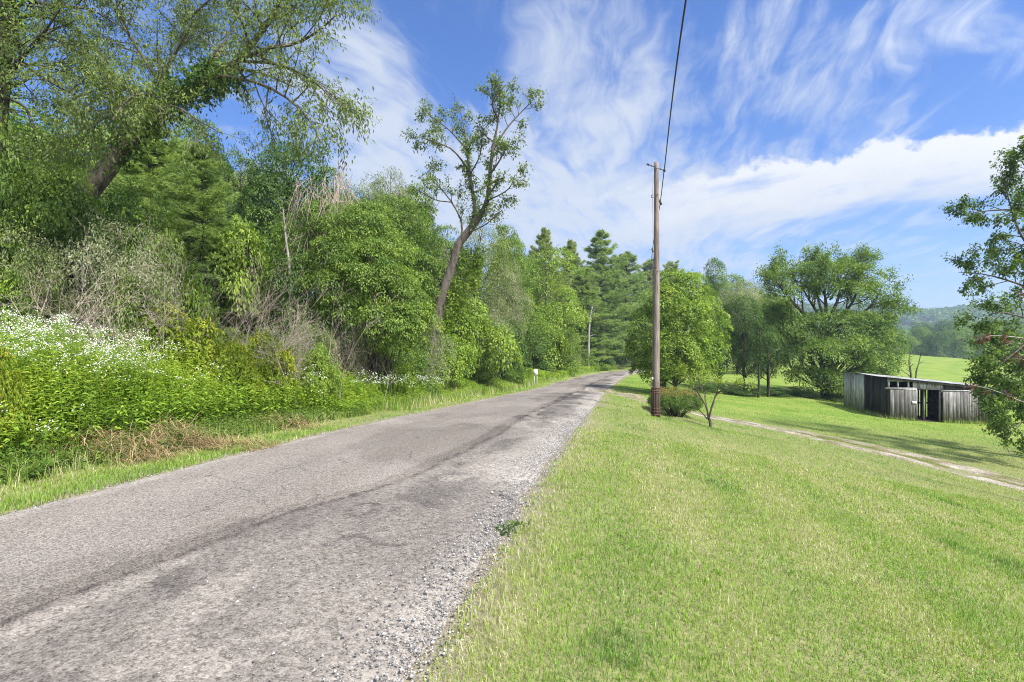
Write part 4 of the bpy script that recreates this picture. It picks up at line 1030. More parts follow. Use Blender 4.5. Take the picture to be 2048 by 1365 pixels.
# ---- the wooded hillside on the left, front rows
T = 'trees at the edge of the wooded hillside'
for a in [
    ('broad_b', 30, 205, 21, 330, 'broadleaf tree behind the upright trunk where the hillside wood begins'),
    ('broad_a', 165, 225, 23, 300, 'broadleaf tree filling the gap between upright trunk and leaning tree'),
    ('pine_a', 300, 232, 19.5, 250, 'soft green pine just behind the trunk of the big leaning tree', 'pine tree'),
    ('broad_b', 392, 236, 27, 175, 'round topped tree rising above the pair of soft green pines'),
    ('pine_b', 402, 292, 18.0, 200, 'shorter soft green pine beside the dark broadleaf tree', 'pine tree'),
    ('broad_dark', 570, 284, 24, 240, 'dark green broadleaf tree with a domed top behind the dead vine tangle'),
    ('broad_dark', 480, 318, 25, 170, 'dark broadleaf tree squeezed between pine and domed dark tree'),
    ('broad_a', 668, 338, 29, 150, 'mid green tree behind the grey snag top'),
    ('broad_olive', 735, 352, 32, 150, 'olive green tree directly behind the vine covered thicket'),
    ('feathery', 782, 340, 36, 120, 'thin feathery tree above the vine covered thicket'),
    ('broad_b', 836, 374, 38, 140, 'broadleaf tree on the skyline just before the forked tree'),
    ('broad_a', 896, 452, 33, 130, 'broadleaf tree behind the base of the forked tree'),
    ('broad_olive', 965, 436, 34, 165, 'olive tree with a rounded top right behind the forked tree crown'),
    ('feathery', 1010, 520, 37, 95, 'pale feathery tree between the forked tree and the bright roadside tree'),
    ('broad_a', 1000, 452, 41, 120, 'mid green tree filling the skyline just past the forked tree'),
    ('broad_b', 1030, 476, 48, 110, 'tall broadleaf tree behind the bright roadside tree'),
    ('broad_bright', 1092, 500, 54, 180, 'bright green roadside tree with a tall oval crown near the white notice'),
    ('broad_a', 1036, 612, 43, 150, 'low spreading tree over the white notice'),
    ('pine_c', 1088, 462, 76, 105, 'thin topped pine poking above the bright roadside tree', 'pine tree'),
    ('pine_c', 1140, 486, 84, 110, 'ragged pine between thin topped pine and broad pine', 'pine tree'),
    ('pine_a', 1202, 466, 95, 140, 'broad layered pine where the road bends', 'pine tree'),
    ('pine_b', 1254, 508, 112, 115, 'slim pine beside the broad layered pine at the bend', 'pine tree'),
    ('pine_b', 1166, 540, 82, 120, 'short pine behind the pale bare trunk', 'pine tree'),
    ('pine_c', 1300, 520, 150, 100, 'dark pine seen just beside the utility pole', 'pine tree'),
    ('pine_c', 1345, 524, 165, 90, 'dark pine beyond the bright maple', 'pine tree'),
    ('pine_c', 1240, 512, 125, 100, 'dark distant pine above the road bend', 'pine tree'),
    ('broad_b', 1425, 518, 80, 75, 'tall thin topped tree rising behind the bright maple'),
    ('broad_olive', 1512, 560, 84, 150, 'olive tree filling the skyline between maple and spreading tree'),
    ('broad_a', 1452, 552, 96, 130, 'mid green tree on the skyline beside the thin topped tree'),
    ('feathery', 1475, 566, 72, 130, 'pale grey green tree behind the dark trees'),
    ('broad_olive', 1400, 552, 86, 110, 'olive tree on the ridge behind the bright maple'),
    ('broad_a', 1545, 588, 74, 90, 'tree between the pale grey green tree and the big spreading tree'),
]:
    key, px, top, d, w, lab = a[:6]; cat = a[6] if len(a) > 6 else 'tree'
    plant(key, px, top, d, w, lab, cat, group=T, name='pine_tree' if cat == 'pine tree' else 'broadleaf_tree')

# second rank higher on the hill, seen only between the others
g2 = R_(77)
for i in range(46):
    d = g2.uniform(28, 64); px = g2.uniform(-60, 1050)
    t = (px + 60) / 1110; top = np.interp(px, [-60, 250, 480, 640, 720, 830, 900, 1050], [240, 262, 312, 352, 378, 396, 458, 498]) + g2.uniform(4, 40)
    x = (px - CX) / F * d
    if road_off(x, d) > -HW - 8: continue
    key = ['broad_a', 'broad_b', 'broad_olive', 'broad_dark', 'feathery'][g2.integers(5)]
    lab = {'broad_a': 'mid green hillside tree half hidden behind the front row', 'broad_b': 'mid green hillside tree half hidden behind the front row', 'broad_olive': 'olive hillside tree half hidden behind the front row',
           'broad_dark': 'dark hillside tree half hidden behind the front row', 'feathery': 'pale hillside tree half hidden behind the front row'}[key]
    plant(key, px, top, d, 7.2 / d * F, lab, 'tree', 'broadleaf_tree', 'hillside trees half hidden behind the front row')
for i in range(34):
    d = g2.uniform(85, 175); px = g2.uniform(1010, 1590)
    top = np.interp(px, [1010, 1100, 1250, 1400, 1500, 1590], [500, 500, 515, 552, 566, 596]) + g2.uniform(2, 34)
    key = ['broad_a', 'broad_dark', 'broad_olive', 'pine_c', 'broad_b'][g2.integers(5)]
    x = (px - CX) / F * d
    if abs(road_off(x, d)) < 6: continue
    pine_ = key == 'pine_c'
    plant(key, px, top, d, (9 if not pine_ else 7) / d * F, 'pine on the far ridge beyond the road bend' if pine_ else {'broad_dark': 'dark tree on the far ridge beyond the road bend', 'broad_olive': 'olive tree on the far ridge beyond the road bend'}.get(key, 'green tree on the far ridge beyond the road bend'),
          'pine tree' if pine_ else 'tree', 'pine_tree' if pine_ else 'broadleaf_tree', 'trees on the ridge beyond the bend')

# ---- brush on the bank
S = 'shrubs on the roadside bank'
plant('broad_a', 62, 292, 11.4, 250, 'leafy dark thicket shrub between the upright trunk and the leaning trunk', 'shrub', 'shrub', S)
plant('shrub_green', -12, 205, 10.4, 150, 'tall green shrub wrapped round the foot of the upright tree', 'shrub', 'shrub', S)
plant('shrub_dark', 130, 372, 11.6, 130, 'dark shrub hiding the foot of the leaning trunk', 'shrub', 'shrub', S)
plant('shrub_green', 290, 385, 12.4, 150, 'green shrub just past the leaning trunk below the soft pines', 'shrub', 'shrub', S)
for key, px, top, d, w, lab in [
    ('shrub_dark', 40, 405, 13.5, 250, 'dark tall shrub beneath the upright trunk'),
    ('shrub_green', 110, 330, 15, 230, 'green sapling clump below the leaning tree branch'),
    ('shrub_dark', 230, 395, 15, 240, 'dark shrub at the foot of the leaning tree'),
    ('shrub_grey', 20, 455, 10.2, 200, 'grey green shrub behind the white flower stand'),
    ('shrub_grey', 170, 425, 10.8, 210, 'grey green bush tangled with dead twigs above the flowers'),
    ('shrub_olive', 100, 500, 10, 150, 'olive shrub just above the white flowers'),
    ('shrub_bright', 340, 468, 12.5, 135, 'bright green bush standing between the two dead brush heaps'),
    ('shrub_grey', 290, 455, 11.2, 170, 'grey green bush beside the bright bush between the dead heaps'),
    ('shrub_bright', -20, 520, 9.6, 170, 'bright shrub at the edge of the white flower stand'),
    ('shrub_green', 300, 560, 11, 120, 'green shrub under the bright bush between the dead brush heaps'),
    ('shrub_bright', 475, 440, 18.5, 150, 'bright shrub behind the pinkish dead brush'),
    ('shrub_green', 545, 455, 19.5, 130, 'green shrub at the foot of the dead pole snag'),
    ('shrub_dark', 600, 510, 17, 130, 'dark shrub beside the dead pole snag'),
    ('shrub_yellow', 350, 610, 11.2, 110, 'yellow green shrub with orange tips among the white flowers'),
    ('shrub_yellow', 265, 590, 11.6, 95, 'orange tipped shrub above the middle of the white flowers'),
    ('shrub_yellow', 425, 640, 11.4, 120, 'yellow green shrub below the pinkish dead brush'),
    ('shrub_yellow', 480, 690, 11.2, 85, 'small yellow green shrub beside the tall weeds'),
    ('shrub_yellow', 545, 665, 12.2, 95, 'yellow green sapling at the lower end of the pinkish dead brush'),
    ('shrub_bright', 250, 545, 10.9, 110, 'bright leafy bush between the fallen dead branches and the flowers'),
    ('shrub_bright', 640, 690, 13.2, 80, 'low bright shrub in the weeds before the vine thicket'),
    ('shrub_yellow', 8, 690, 6.6, 75, 'rusty yellow plant at the near end of the flowers'),
    ('shrub_grey', 610, 610, 14.5, 135, 'grey green shrub at the lower end of the pinkish dead brush'),
    ('shrub_grey', 560, 650, 13, 120, 'grey green shrub with whitish leaves among the weeds'),
    ('shrub_grey', 708, 628, 16.5, 85, 'grey leaved shrub with pale bare stems below the vine thicket'),
    ('shrub_olive', 655, 665, 14.5, 90, 'olive shrub beside the grey shrub with pale stems'),
    ('shrub_dark', 770, 640, 20, 110, 'dark shrub in the hollow under the vine thicket'),
    ('shrub_grey', 862, 642, 20.5, 85, 'grey green shrub hiding the foot of the forked tree'),
    ('shrub_green', 815, 690, 19.5, 130, 'green shrub in front of the grey shrub at the forked tree'),
    ('shrub_bright', 760, 690, 17.8, 110, 'bright shrub behind the small white flower patch'),
    ('shrub_bright', 905, 672, 23, 125, 'bright mound of leaves below the forked tree'),
    ('shrub_green', 968, 692, 29, 110, 'green mound beside the bright mound below the forked tree'),
    ('shrub_bright', 945, 600, 28, 150, 'bright vine smothered bush just behind the forked tree'),
    ('shrub_grey', 985, 590, 31, 90, 'pale rounded bush over the green mounds'),
    ('shrub_green', 1015, 702, 36, 90, 'green shrub just before the white notice'),
    ('shrub_dark', 1066, 668, 49, 95, 'dark shrub behind the white notice'),
    ('shrub_green', 1112, 672, 57, 100, 'green shrub just past the white notice'),
    ('shrub_olive', 1146, 666, 67, 80, 'olive shrub below the pale bare trunk'),
    ('shrub_dark', 1186, 672, 82, 80, 'dark shrub below the short pine'),
    ('shrub_dark', 1218, 680, 93, 75, 'dark shrub at the road bend under the slim pine'),
    ('shrub_green', 1250, 684, 110, 70, 'green shrub at the very end of the visible road'),
    ('shrub_green', 1168, 698, 75, 60, 'low green shrub in front of the olive shrub'),
    ('shrub_bright', 1086, 612, 51, 100, 'bright bush at the foot of the bright roadside tree'),
    ('shrub_dark', 1010, 640, 34, 110, 'dark bush in the shade behind the green mounds'),
]:
    plant(key, px, top, d, w, lab, 'shrub', 'shrub', S)
# shade-loving fill under the wood, mostly hidden
for i in range(34):
    y = g2.uniform(9, 62); o = -HW - g2.uniform(6.5, 17); x = road_c(y) + o * 1.03
    key = ['shrub_dark', 'shrub_green', 'shrub_olive'][g2.integers(3)]
    plant(key, 0, 0, y, 0, {'shrub_dark': 'dark understory shrub below the hillside trees', 'shrub_green': 'green understory shrub below the hillside trees', 'shrub_olive': 'olive understory shrub below the hillside trees'}[key], 'shrub', 'shrub', 'understory shrubs below the hillside trees', xyz=((x, y), g2.uniform(1.8, 3.6), g2.uniform(2.4, 4)))

# ------------------------------------------------------------------ trees with a shape of their own
def pixpath(pts, d):
    return [at(q[0], q[1], d + (q[2] if len(q) > 2 else 0)) for q in pts]

def own_tree(name, label, root, wd, lf, leafm, barkm, extra=(), cat='tree', group=None, crown='crown'):
    r = thing(name, label, cat, tuple(root), group=group); off = np.array(root)
    for nm, b, mat, sm in [('trunk', wd, barkm, True), (crown, lf, leafm, False)] + [(e[0], e[1], e[2], False) for e in extra]:
        b.v = [v - off for v in b.v]; b.build(nm, mat, r, smooth=sm)
    return r

def leaning_tree():
    g = R_(101); d = 12.5; wd, lf, vine = Buf(), Buf(), Buf(); tips = []
    root = at(-10, 690, d); root[2] = hgt(root[0], d) - .1
    main = spline([root] + pixpath([(60, 540), (130, 440), (205, 350), (250, 283), (312, 222), (345, 196)], d), 16)
    wd.tube(main, np.linspace(.27, .16, 16), 12, wob=.08)
    sp1 = [(9, 1.15, .95, -.05, .08), (6, .55, .8, -.12, .2)]
    L = [  # path in the picture with depth change, radius, twig specs
        ([(345, 196), (400, 168, -.5), (460, 135, -1.0), (508, 84, -1.4), (545, 30, -1.8), (585, -50, -2.2), (640, -120, -2.5)], .17, 11),
        ([(468, 126, -1.0), (530, 98, -1.6), (590, 88, -2.2), (640, 60, -2.6), (672, 30, -2.8)], .07, 9),
        ([(330, 205), (322, 160, .5), (352, 105, .9), (372, 40, 1.2), (362, -60, 1.6)], .10, 9),
        ([(355, 100, .9), (390, 60, 1.4), (402, 20, 1.6)], .05, 6),
        ([(425, 155, -.7), (470, 155, -1.6), (530, 172, -2.3), (585, 205, -2.8), (625, 250, -3.1), (640, 285, -3.2)], .055, 10),
        ([(480, 122, -1), (560, 130, -2.2), (630, 165, -3.0), (668, 205, -3.4)], .05, 9),
        ([(300, 232), (345, 212, -.8), (395, 240, -1.5), (440, 266, -1.9)], .035, 3),
        ([(290, 240), (240, 225, -1.2), (190, 250, -2.0), (150, 300, -2.4)], .05, 9),
        
        ([(312, 222), (230, 150, -.6), (150, 100, -1.2), (60, 60, -1.6)], .06, 10),
        ([(330, 180, .3), (270, 90, .2), (230, 20, 0), (200, -60, 0)], .07, 12), ([(285, 245), (250, 200, -1.5), (200, 180, -2.4), (140, 200, -3.0)], .05, 10), ([(320, 215), (300, 190, -1.2), (260, 195, -2.2), (225, 240, -2.8)], .05, 9), ([(400, 165, -.5), (440, 100, .6), (470, 40, 1.2), (480, -40, 1.6)], .06, 10),
        ([(515, 75, -1.4), (570, 10, -1.0), (640, -40, -.8), (690, -60, -.6)], .06, 8),
        ([(370, 45, 1.2), (430, -10, .8), (480, -60, .4)], .05, 7),
    ]
    for pts, r, n in L:
        p = spline(pixpath(pts, d), 10)
        twigs(wd, p, r * .72, .010, [(n + 3, 1.2, .95, -.05, .12), (6, .55, .8, -.14, .2)], g, tips, 7)
    for pts, r, n in L:                                                  # fuller leafy sprays hanging off the limbs
        p = spline(pixpath(pts, d), 40); i = g.integers(8, 40, 17); i = i[(p[i, 0] < at(400, 0, d)[0]) | (g.random(17) < .35)]; i = i if len(i) else np.array([10]); off = rdir(len(i), g) * .55 - UP * .25
        cc = p[i] + off; py_ = CY - (cc[:, 2] - CAM_Z) / cc[:, 1] * F; px_ = CX + cc[:, 0] / cc[:, 1] * F; i = i[~((py_ > 275) & (px_ > 165))]; off = rdir(len(i), g) * .4 - UP * .1
        if len(i): clumps(lf, p[i] + off, rdir(len(i), g) * .5 + UP * .6, .40 * g.uniform(.6, 1.3, len(i)), 62, .088, g, .52, .14, flat=.6, wl=.32, droop=1.0)
    leaf_tips(lf, tips, 21, .088, .32, g, .5, .75, .07, .15)
    # leafy creeper round the crook and the lower limb
    cp = spline([main[9], main[12], main[15], at(400, 168, d - .5), at(455, 138, d - 1)], 60); i = g.integers(0, 60, 240)
    clumps(vine, cp[i] + rdir(240, g) * .3, rdir(240, g) + UP * .4, .26, 24, .10, g, .5, wl=.55)
    own_tree('leaning_tree', 'large leaning tree whose fine leaved limbs reach over the brush toward the road', root, wd, lf, G_OLIVE, BARK, [('creeper', vine, G_DARK)])
leaning_tree()

def upright_tree():
    g = R_(102); d = 11; wd, lf, vine = Buf(), Buf(), Buf(); tips = []
    root = at(-14, 480, d); root[2] = hgt(root[0], d) - .1
    main = spline([root] + pixpath([(-8, 320), (2, 190), (12, 100), (16, 20), (20, -80), (26, -200)], d), 18)
    wd.tube(main, np.linspace(.17, .10, 18), 10, wob=.1)
    for pts, r, n in [([(4, 165), (40, 120, -.3), (75, 80, -.5), (92, 60, -.6), (120, 20, -.8)], .07, 8), ([(12, 110), (55, 135, -.6), (110, 170, -1.2), (150, 190, -1.6)], .04, 8),
                      ([(10, 120), (-40, 60, .2), (-80, 0, .3)], .06, 6), ([(16, 30), (70, -20, .4), (140, -60, .6)], .06, 8), ([(14, 60), (60, 30, 1.0), (130, 50, 1.8), (190, 90, 2.4)], .05, 10),
                      ([(18, -20), (90, 10, .9), (180, 20, 1.6), (250, 60, 2.0)], .05, 10), ([(2, 190), (50, 215, -1), (70, 255, -1.6)], .03, 4), ([(0, 210), (-50, 180, -.6), (-90, 150, -.9)], .04, 5),
                      ([(3, 180), (45, 165, .6), (100, 130, 1.2), (160, 120, 1.9)], .04, 8)]:
        twigs(wd, spline(pixpath(pts, d), 9), r, .01, [(n, 1.0, .95, -.02, .15), (6, .5, .8, -.12, .2)], g, tips, 6)
    leaf_tips(lf, tips, 19, .082, .34, g, .5, .65, .06, .15)
    i = g.integers(6, 18, 130); clumps(vine, main[i] + rdir(130, g) * .2, rdir(130, g), .2, 22, .09, g, .4, wl=.6)
    own_tree('upright_tree', 'upright tree with a creeper wrapped trunk and airy leafy branches above the flowers', root, wd, lf, G_OLIVE, BARK_DARK, [('creeper', vine, G_MID)])
upright_tree()

def forked_tree():
    g = R_(103); d = 24; wd, lf, vine = Buf(), Buf(), Buf(); tips = []
    root = at(866, 700, d); root[2] = hgt(root[0], d) - .1
    main = spline([root] + pixpath([(868, 690), (876, 632), (889, 575), (906, 528), (916, 492), (938, 462), (958, 434)], d), 18)
    wd.tube(main, np.linspace(.25, .165, 18), 12, wob=.08)
    for pts, r, n in [([(958, 434), (974, 405, -.3), (979, 360, -.5), (985, 300, -.6), (997, 240, -.7), (1000, 185, -.8)], .15, 8), ([(946, 452), (950, 415, .6), (942, 370, .9), (936, 315, 1.2), (930, 262, 1.4), (918, 212, 1.6)], .13, 9),
                      ([(924, 478), (922, 440, .2), (900, 400, .4), (876, 372, .6), (850, 345, .8)], .055, 7), ([(980, 350, -.5), (1000, 320, -1), (1016, 290, -1.4)], .05, 5), ([(985, 300, -.6), (1015, 255, -.2), (1045, 222, .2), (1062, 206, .3)], .05, 7),
                      ([(997, 240, -.7), (985, 205, -1.1), (1012, 170, -1.2)], .05, 6), ([(938, 340, 1), (905, 300, .7), (870, 285, .5), (842, 275, .3)], .05, 7), ([(934, 300, 1.2), (900, 262, 1.6), (872, 240, 1.8), (858, 232, 2)], .045, 7),
                      ([(976, 400, -.3), (1000, 390, -1), (1020, 375, -1.4), (1030, 350, -1.6)], .035, 4), ([(940, 350, .9), (960, 310, .2), (965, 260, 0)], .04, 6), ([(905, 405, .4), (870, 400, -.4), (835, 380, -.8)], .03, 5), ([(928, 470), (970, 450, -.8), (1005, 420, -1.2)], .03, 4)]:
        twigs(wd, spline(pixpath(pts, d), 9), r, .018, [(n, 1.05, .9, .12, .25), (5, .55, .8, .02, .25)], g, tips, 6)
    leaf_tips(lf, tips, 20, .125, .50, g, .50, .5, .09, .16)
    for k in range(2):
        pass
    i = np.concatenate([g.integers(0, 6, 150), g.integers(6, 12, 90)]); s = np.where(i < 6, .75, .55)[:, None]
    clumps(vine, main[i] + rdir(240, g) * s * np.array([1, .5, .7]) + np.where(i < 6, -.2, .75)[:, None] * np.array([1.0, 0, 0]) + np.array([0, .25, -.1]), rdir(240, g) + UP * .3, .34, 34, .13, g, .55, wl=.6)
    lim = spline(pixpath([(958, 434), (974, 405, -.3), (979, 360, -.5), (985, 300, -.6)], d), 20); lim2 = spline(pixpath([(946, 452), (950, 415, .6), (942, 370, .9), (936, 315, 1.2), (932, 280, 1.3)], d), 20)
    for q, m in ((lim, 40), (lim2, 70)):
        i = g.integers(0, 20, m); clumps(vine, q[i] + rdir(m, g) * .16, rdir(m, g), .2, 22, .10, g, .42, wl=.55)
    own_tree('forked_tree', 'tall sparse tree with two forks and a bare leaning trunk above the roadside brush', root, wd, lf, G_OLIVE, BARK, [('creeper', vine, G_BRIGHT)])
forked_tree()

def vine_thicket():
    g = R_(104); d = 17; wd, lf = Buf(), Buf()
    root = at(735, 735, d); root[2] = hgt(root[0], d) - .1
    lo = []
    for px, py, dd, r, rz in [(720, 462, 0, 62, 48), (680, 510, -.4, 60, 46), (765, 505, .2, 60, 48), (640, 560, -.2, 55, 42), (705, 565, -1.1, 62, 46), (770, 575, -.9, 62, 48), (815, 590, -.2, 52, 55), (830, 650, -.7, 42, 42), (690, 620, -1.2, 42, 32), (770, 645, -1.3, 58, 42), (600, 480, .8, 50, 55), (585, 560, 1.0, 45, 50), (735, 430, .5, 42, 26), (660, 455, .3, 40, 34), (805, 690, -1, 40, 28), (735, 520, -.8, 50, 40), (640, 430, .7, 36, 26)]:
        c = at(px, py, d + dd); lo.append((*c, r / F * d, r / F * d * .9, rz / F * d))
    C, N = crown_points(lo, 660, g, low=-.35)
    clumps(lf, C, N * .6 + UP * .65, .34 * g.uniform(.6, 1.35, len(C)), 92, .088, g, .54, .17, flat=.5, wl=.40, droop=.85, tips=.22)
    for i in range(60):
        c = C[g.integers(len(C))]; s = at(g.uniform(690, 790), 700, d + g.uniform(-.6, .8)); s[2] = hgt(s[0], s[1]) - .1
        m = (s + c) * .5 + rdir(1, g)[0] * .35 + UP * .5
        wd.tube(spline([s, m, c], 8), np.linspace(.03, .006, 8), 4)
    r = own_tree('vine_thicket', 'big mound of drooping glossy vine leaves smothering small trees beside the dead tangle', root, wd, lf, G_MID, BARK, cat='thicket', crown='foliage')
    r.children[0].name = 'stems'
vine_thicket()

def dead_brush(name, label, d, cpx, cpy, n, length, spread, g, lean=(0, 0), cat='dead bush', rad=.011, group='dead brush on the bank', fine=9, r0=.25):
    wd = Buf(); c = at(cpx, cpy, d); root = np.array([c[0], d, hgt(c[0], d) - .05])
    for i in range(n):
        s = root + np.array([g.normal(0, r0), g.normal(0, r0), 0])
        a = g.random() * 6.28; sp = spread * g.random() ** .6
        dr = norm(np.array([math.cos(a) * sp + lean[0], math.sin(a) * sp * .8 + lean[1], 1.0])); L = length * g.uniform(.6, 1.15)
        p = spline([s, s + dr * L * .5 + rdir(1, g)[0] * .12 * L, s + dr * L - UP * .18 * L * sp + rdir(1, g)[0] * .12 * L], 7)
        twigs(wd, p, rad * g.uniform(.6, 1.2), .002, [(fine, L * .34, .7, .05, .25), (5, L * .13, .7, 0, .2)], g, [], 4)
    r = thing(name, label, cat, tuple(root), group=group); wd.v = [v - root for v in wd.v]; wd.build('twigs', DEAD, r)
    return r
gd = R_(105)
dead_brush('dead_brush', 'pinkish tan dead brush sprawling between bright bush and vine thicket', 12.4, 475, 690, 22, 3.0, .6, gd, (.0, 0), rad=.015, fine=13, r0=.85)
dead_brush('dead_brush', 'pinkish dead brush arching lower beside the grey green shrubs', 12.9, 575, 700, 20, 2.0, .75, gd, (.25, 0), rad=.014, fine=12, r0=.7)
dead_brush('dead_brush', 'greyish dead brush leaning over the white flowers', 9.9, 130, 660, 7, 2.9, .55, gd, (.2, 0), rad=.015, fine=11, r0=.8)
dead_brush('dead_brush', 'fallen dead branches beside the bright bush above the flowers', 10.3, 255, 640, 9, 2.5, .8, gd, (-.25, 0), rad=.018, fine=11, r0=.5)
dead_brush('dead_brush', 'thin bare twigs standing out of the grey green bush', 10.0, 40, 620, 5, 3.3, .4, gd, (.05, 0), rad=.014, fine=8, r0=.7)
dead_brush('dead_brush', 'pale bare stems at the base of the grey leaved shrub', 16.2, 708, 740, 9, 1.35, .5, gd, rad=.012, fine=5, r0=.12)
dead_brush('dead_brush', 'reddish bare twigs in the hollow under the vine thicket', 16.2, 715, 720, 14, 1.8, .5, gd, fine=6, r0=.4)

def snag(name, label, path, d, r0, g, n=7, L=.5, mat=None, group=None, spec2=2):
    wd = Buf(); p = pixpath(path, d); root = np.array([p[0][0], p[0][1], hgt(p[0][0], p[0][1]) - .1]); p[0] = root
    twigs(wd, spline(p, 12), r0, r0 * .3, [(n, L, 1.0, .1, .25), (spec2, L * .4, .7, 0, .3)], g, [], 8)
    r = thing(name, label, 'dead tree', tuple(root), group=group); wd.v = [v - root for v in wd.v]; wd.build('trunk', mat or DEAD, r, smooth=True)
snag('dead_pole_snag', 'slender dead upright stem with stubby twigs beside the vine thicket', [(582, 720), (580, 560), (572, 480), (566, 418)], 16.4, .06, R_(1), 9, .22, BARK_PALE)
snag('pale_bare_trunk', 'pale bare trunk with short dead branches near the road bend', [(1176, 725), (1178, 665), (1181, 630), (1186, 612)], 74, .21, R_(2), 6, 1.2, BARK_PALE)
snag('grey_snag', 'dead grey snag top standing above the vine thicket', [(640, 720), (648, 480), (676, 380), (688, 335)], 19, .10, R_(3), 14, .8)
def dead_tangle():
    g = R_(9); wd = Buf(); root = at(650, 480, 17.6); root[2] = hgt(root[0], 17.6)
    for i in range(130):
        s = at(g.uniform(590, 705), g.uniform(335, 470), 17.6 + g.uniform(-.9, .6)); e = s + np.array([g.normal(-.1, .35), g.normal(0, .2), -g.uniform(.5, 1.9)])
        wd.tube(spline([s, (s + e) * .5 + rdir(1, g)[0] * .25, e], 7), np.linspace(.012, .004, 7), 3)
    wd.v = [v - root for v in wd.v]; r = thing('dead_vine_tangle', 'hanging tangle of dead grey vines on top of the vine thicket', 'vine', tuple(root)); wd.build('strands', DEAD, r)
dead_tangle()

# ------------------------------------------------------------------ the lawn side
def maple():
    g = R_(110); d = 34; wd, lf = Buf(), Buf(); root = at(1345, 768, d); root[2] = hgt(root[0], d) - .1
    lo = []
    for px, py, dd, r, rz in [(1362, 580, 0, 42, 38), (1330, 610, -.4, 46, 42), (1395, 612, .3, 44, 42), (1362, 640, -1.2, 52, 44), (1300, 655, -.2, 38, 42), (1420, 660, .3, 34, 48), (1350, 690, -1.6, 54, 40), (1405, 705, -.6, 42, 40), (1300, 705, -.6, 38, 36), (1278, 690, .4, 22, 40), (1330, 735, -1, 42, 24), (1390, 742, -.6, 40, 24), (1288, 740, -.2, 26, 20), (1345, 560, .6, 26, 24), (1385, 568, .8, 24, 24)]:
        c = at(px, py, d + dd); lo.append((*c, r / F * d, r / F * d, rz / F * d))
    C, N = crown_points(lo, 620, g)
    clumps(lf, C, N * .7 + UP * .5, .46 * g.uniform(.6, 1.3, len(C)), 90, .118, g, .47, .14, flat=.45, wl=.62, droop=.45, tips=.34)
    for px, tp in ((1330, 560), (1352, 600)):
        s = at(px, 768, d); s[2] = hgt(s[0], d) - .1; tr = spline([s, s + UP * 1.5 + rdir(1, g)[0] * .1, at(px + 15, 660, d), at(1350, tp, d)], 14); wd.tube(tr, np.linspace(.15, .03, 14), 8); limbs_to(wd, tr, C, g, .09, n=34)
    own_tree('maple_tree', 'dense bright green maple with a rounded crown just behind the utility pole', root, wd, lf, G_BRIGHT, BARK)
maple()

def spreading_tree():
    g = R_(111); d = 45; wd, lf, lf2 = Buf(), Buf(), Buf(); root = at(1653, 797, d); root[2] = hgt(root[0], d) - .1; tips = []
    tr = spline([root, at(1655, 740, d), at(1652, 690, d), at(1648, 650, d)], 12); wd.tube(tr, np.linspace(.55, .36, 12), 10, wob=.1)
    for pts, r in [([(1650, 680), (1620, 640, -1), (1590, 610, -1.6), (1565, 580, -2), (1552, 562, -2)], .2), ([(1648, 655), (1630, 618, .5), (1612, 590, 1), (1600, 560, 1.5)], .16), ([(1649, 650), (1652, 612, -1), (1648, 580, -1.5), (1640, 545, -2)], .18), ([(1650, 650), (1672, 610, .8), (1680, 575, 1.2), (1672, 535, 1.5)], .18),
                   ([(1652, 655), (1690, 625, -1), (1712, 590, -1.4), (1718, 550, -1.8)], .18), ([(1652, 665), (1705, 638, 1), (1745, 610, 1.4), (1765, 570, 1.6)], .15), ([(1655, 670), (1720, 642, -1), (1765, 625, -1.2), (1798, 602, -1.2)], .10), ([(1648, 640), (1625, 560, 2), (1618, 525, 2.4)], .12), ([(1660, 600), (1700, 540, .6), (1722, 520, .8)], .09), ([(1640, 590), (1575, 552, 1.4), (1562, 548, 1.6)], .09)]:
        twigs(wd, spline(pixpath(pts, d), 9), r, .03, [(10, 2.2, .75, .25, .35), (6, 1.0, .75, .12, .25)], g, tips, 6)
    leaf_tips(lf, tips, 30, .19, .55, g, .56, .45, .20, .13)
    lo = []
    for px, py, dd, r, rz in [(1600, 660, -1, 52, 34), (1660, 650, -1.5, 50, 30), (1715, 660, -1, 50, 36), (1765, 680, 0, 38, 42), (1580, 705, -.5, 38, 30), (1630, 708, -2.6, 50, 28), (1690, 705, -2.2, 52, 34), (1750, 722, -.8, 42, 34), (1615, 752, -2.5, 36, 20), (1665, 760, -2.8, 36, 22), (1740, 752, -.5, 42, 22), (1555, 640, 0, 34, 36)]:
        c = at(px, py, d + dd); lo.append((*c, r / F * d, r / F * d, rz / F * d))
    C, N = crown_points(lo, 560, g)
    lo2 = []
    for px, py, dd, r, rz in [(1565, 592, -1.6, 30, 26), (1600, 556, 1, 32, 24), (1640, 540, -1, 34, 24), (1685, 536, .8, 34, 24), (1728, 555, -1.2, 34, 26), (1758, 590, .8, 30, 28), (1660, 570, 2.2, 40, 24), (1700, 585, -2.2, 34, 22), (1785, 612, -1, 22, 16), (1545, 620, 0, 26, 26)]:
        c = at(px, py, d + dd); lo2.append((*c, r / F * d, r / F * d, rz / F * d))
    C2, N2 = crown_points(lo2, 210, g, low=-.2)
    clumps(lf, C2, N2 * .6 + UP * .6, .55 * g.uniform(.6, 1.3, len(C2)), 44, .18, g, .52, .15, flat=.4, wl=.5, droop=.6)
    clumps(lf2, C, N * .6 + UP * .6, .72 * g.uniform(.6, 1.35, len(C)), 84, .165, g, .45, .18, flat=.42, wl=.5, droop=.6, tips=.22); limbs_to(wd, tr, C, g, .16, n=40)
    own_tree('spreading_tree', 'big spreading tree with an open top and dark limbs beside the plank shed', root, wd, lf, G_MID, BARK_DARK, [('lower_foliage', lf2, G_MID)])
spreading_tree()
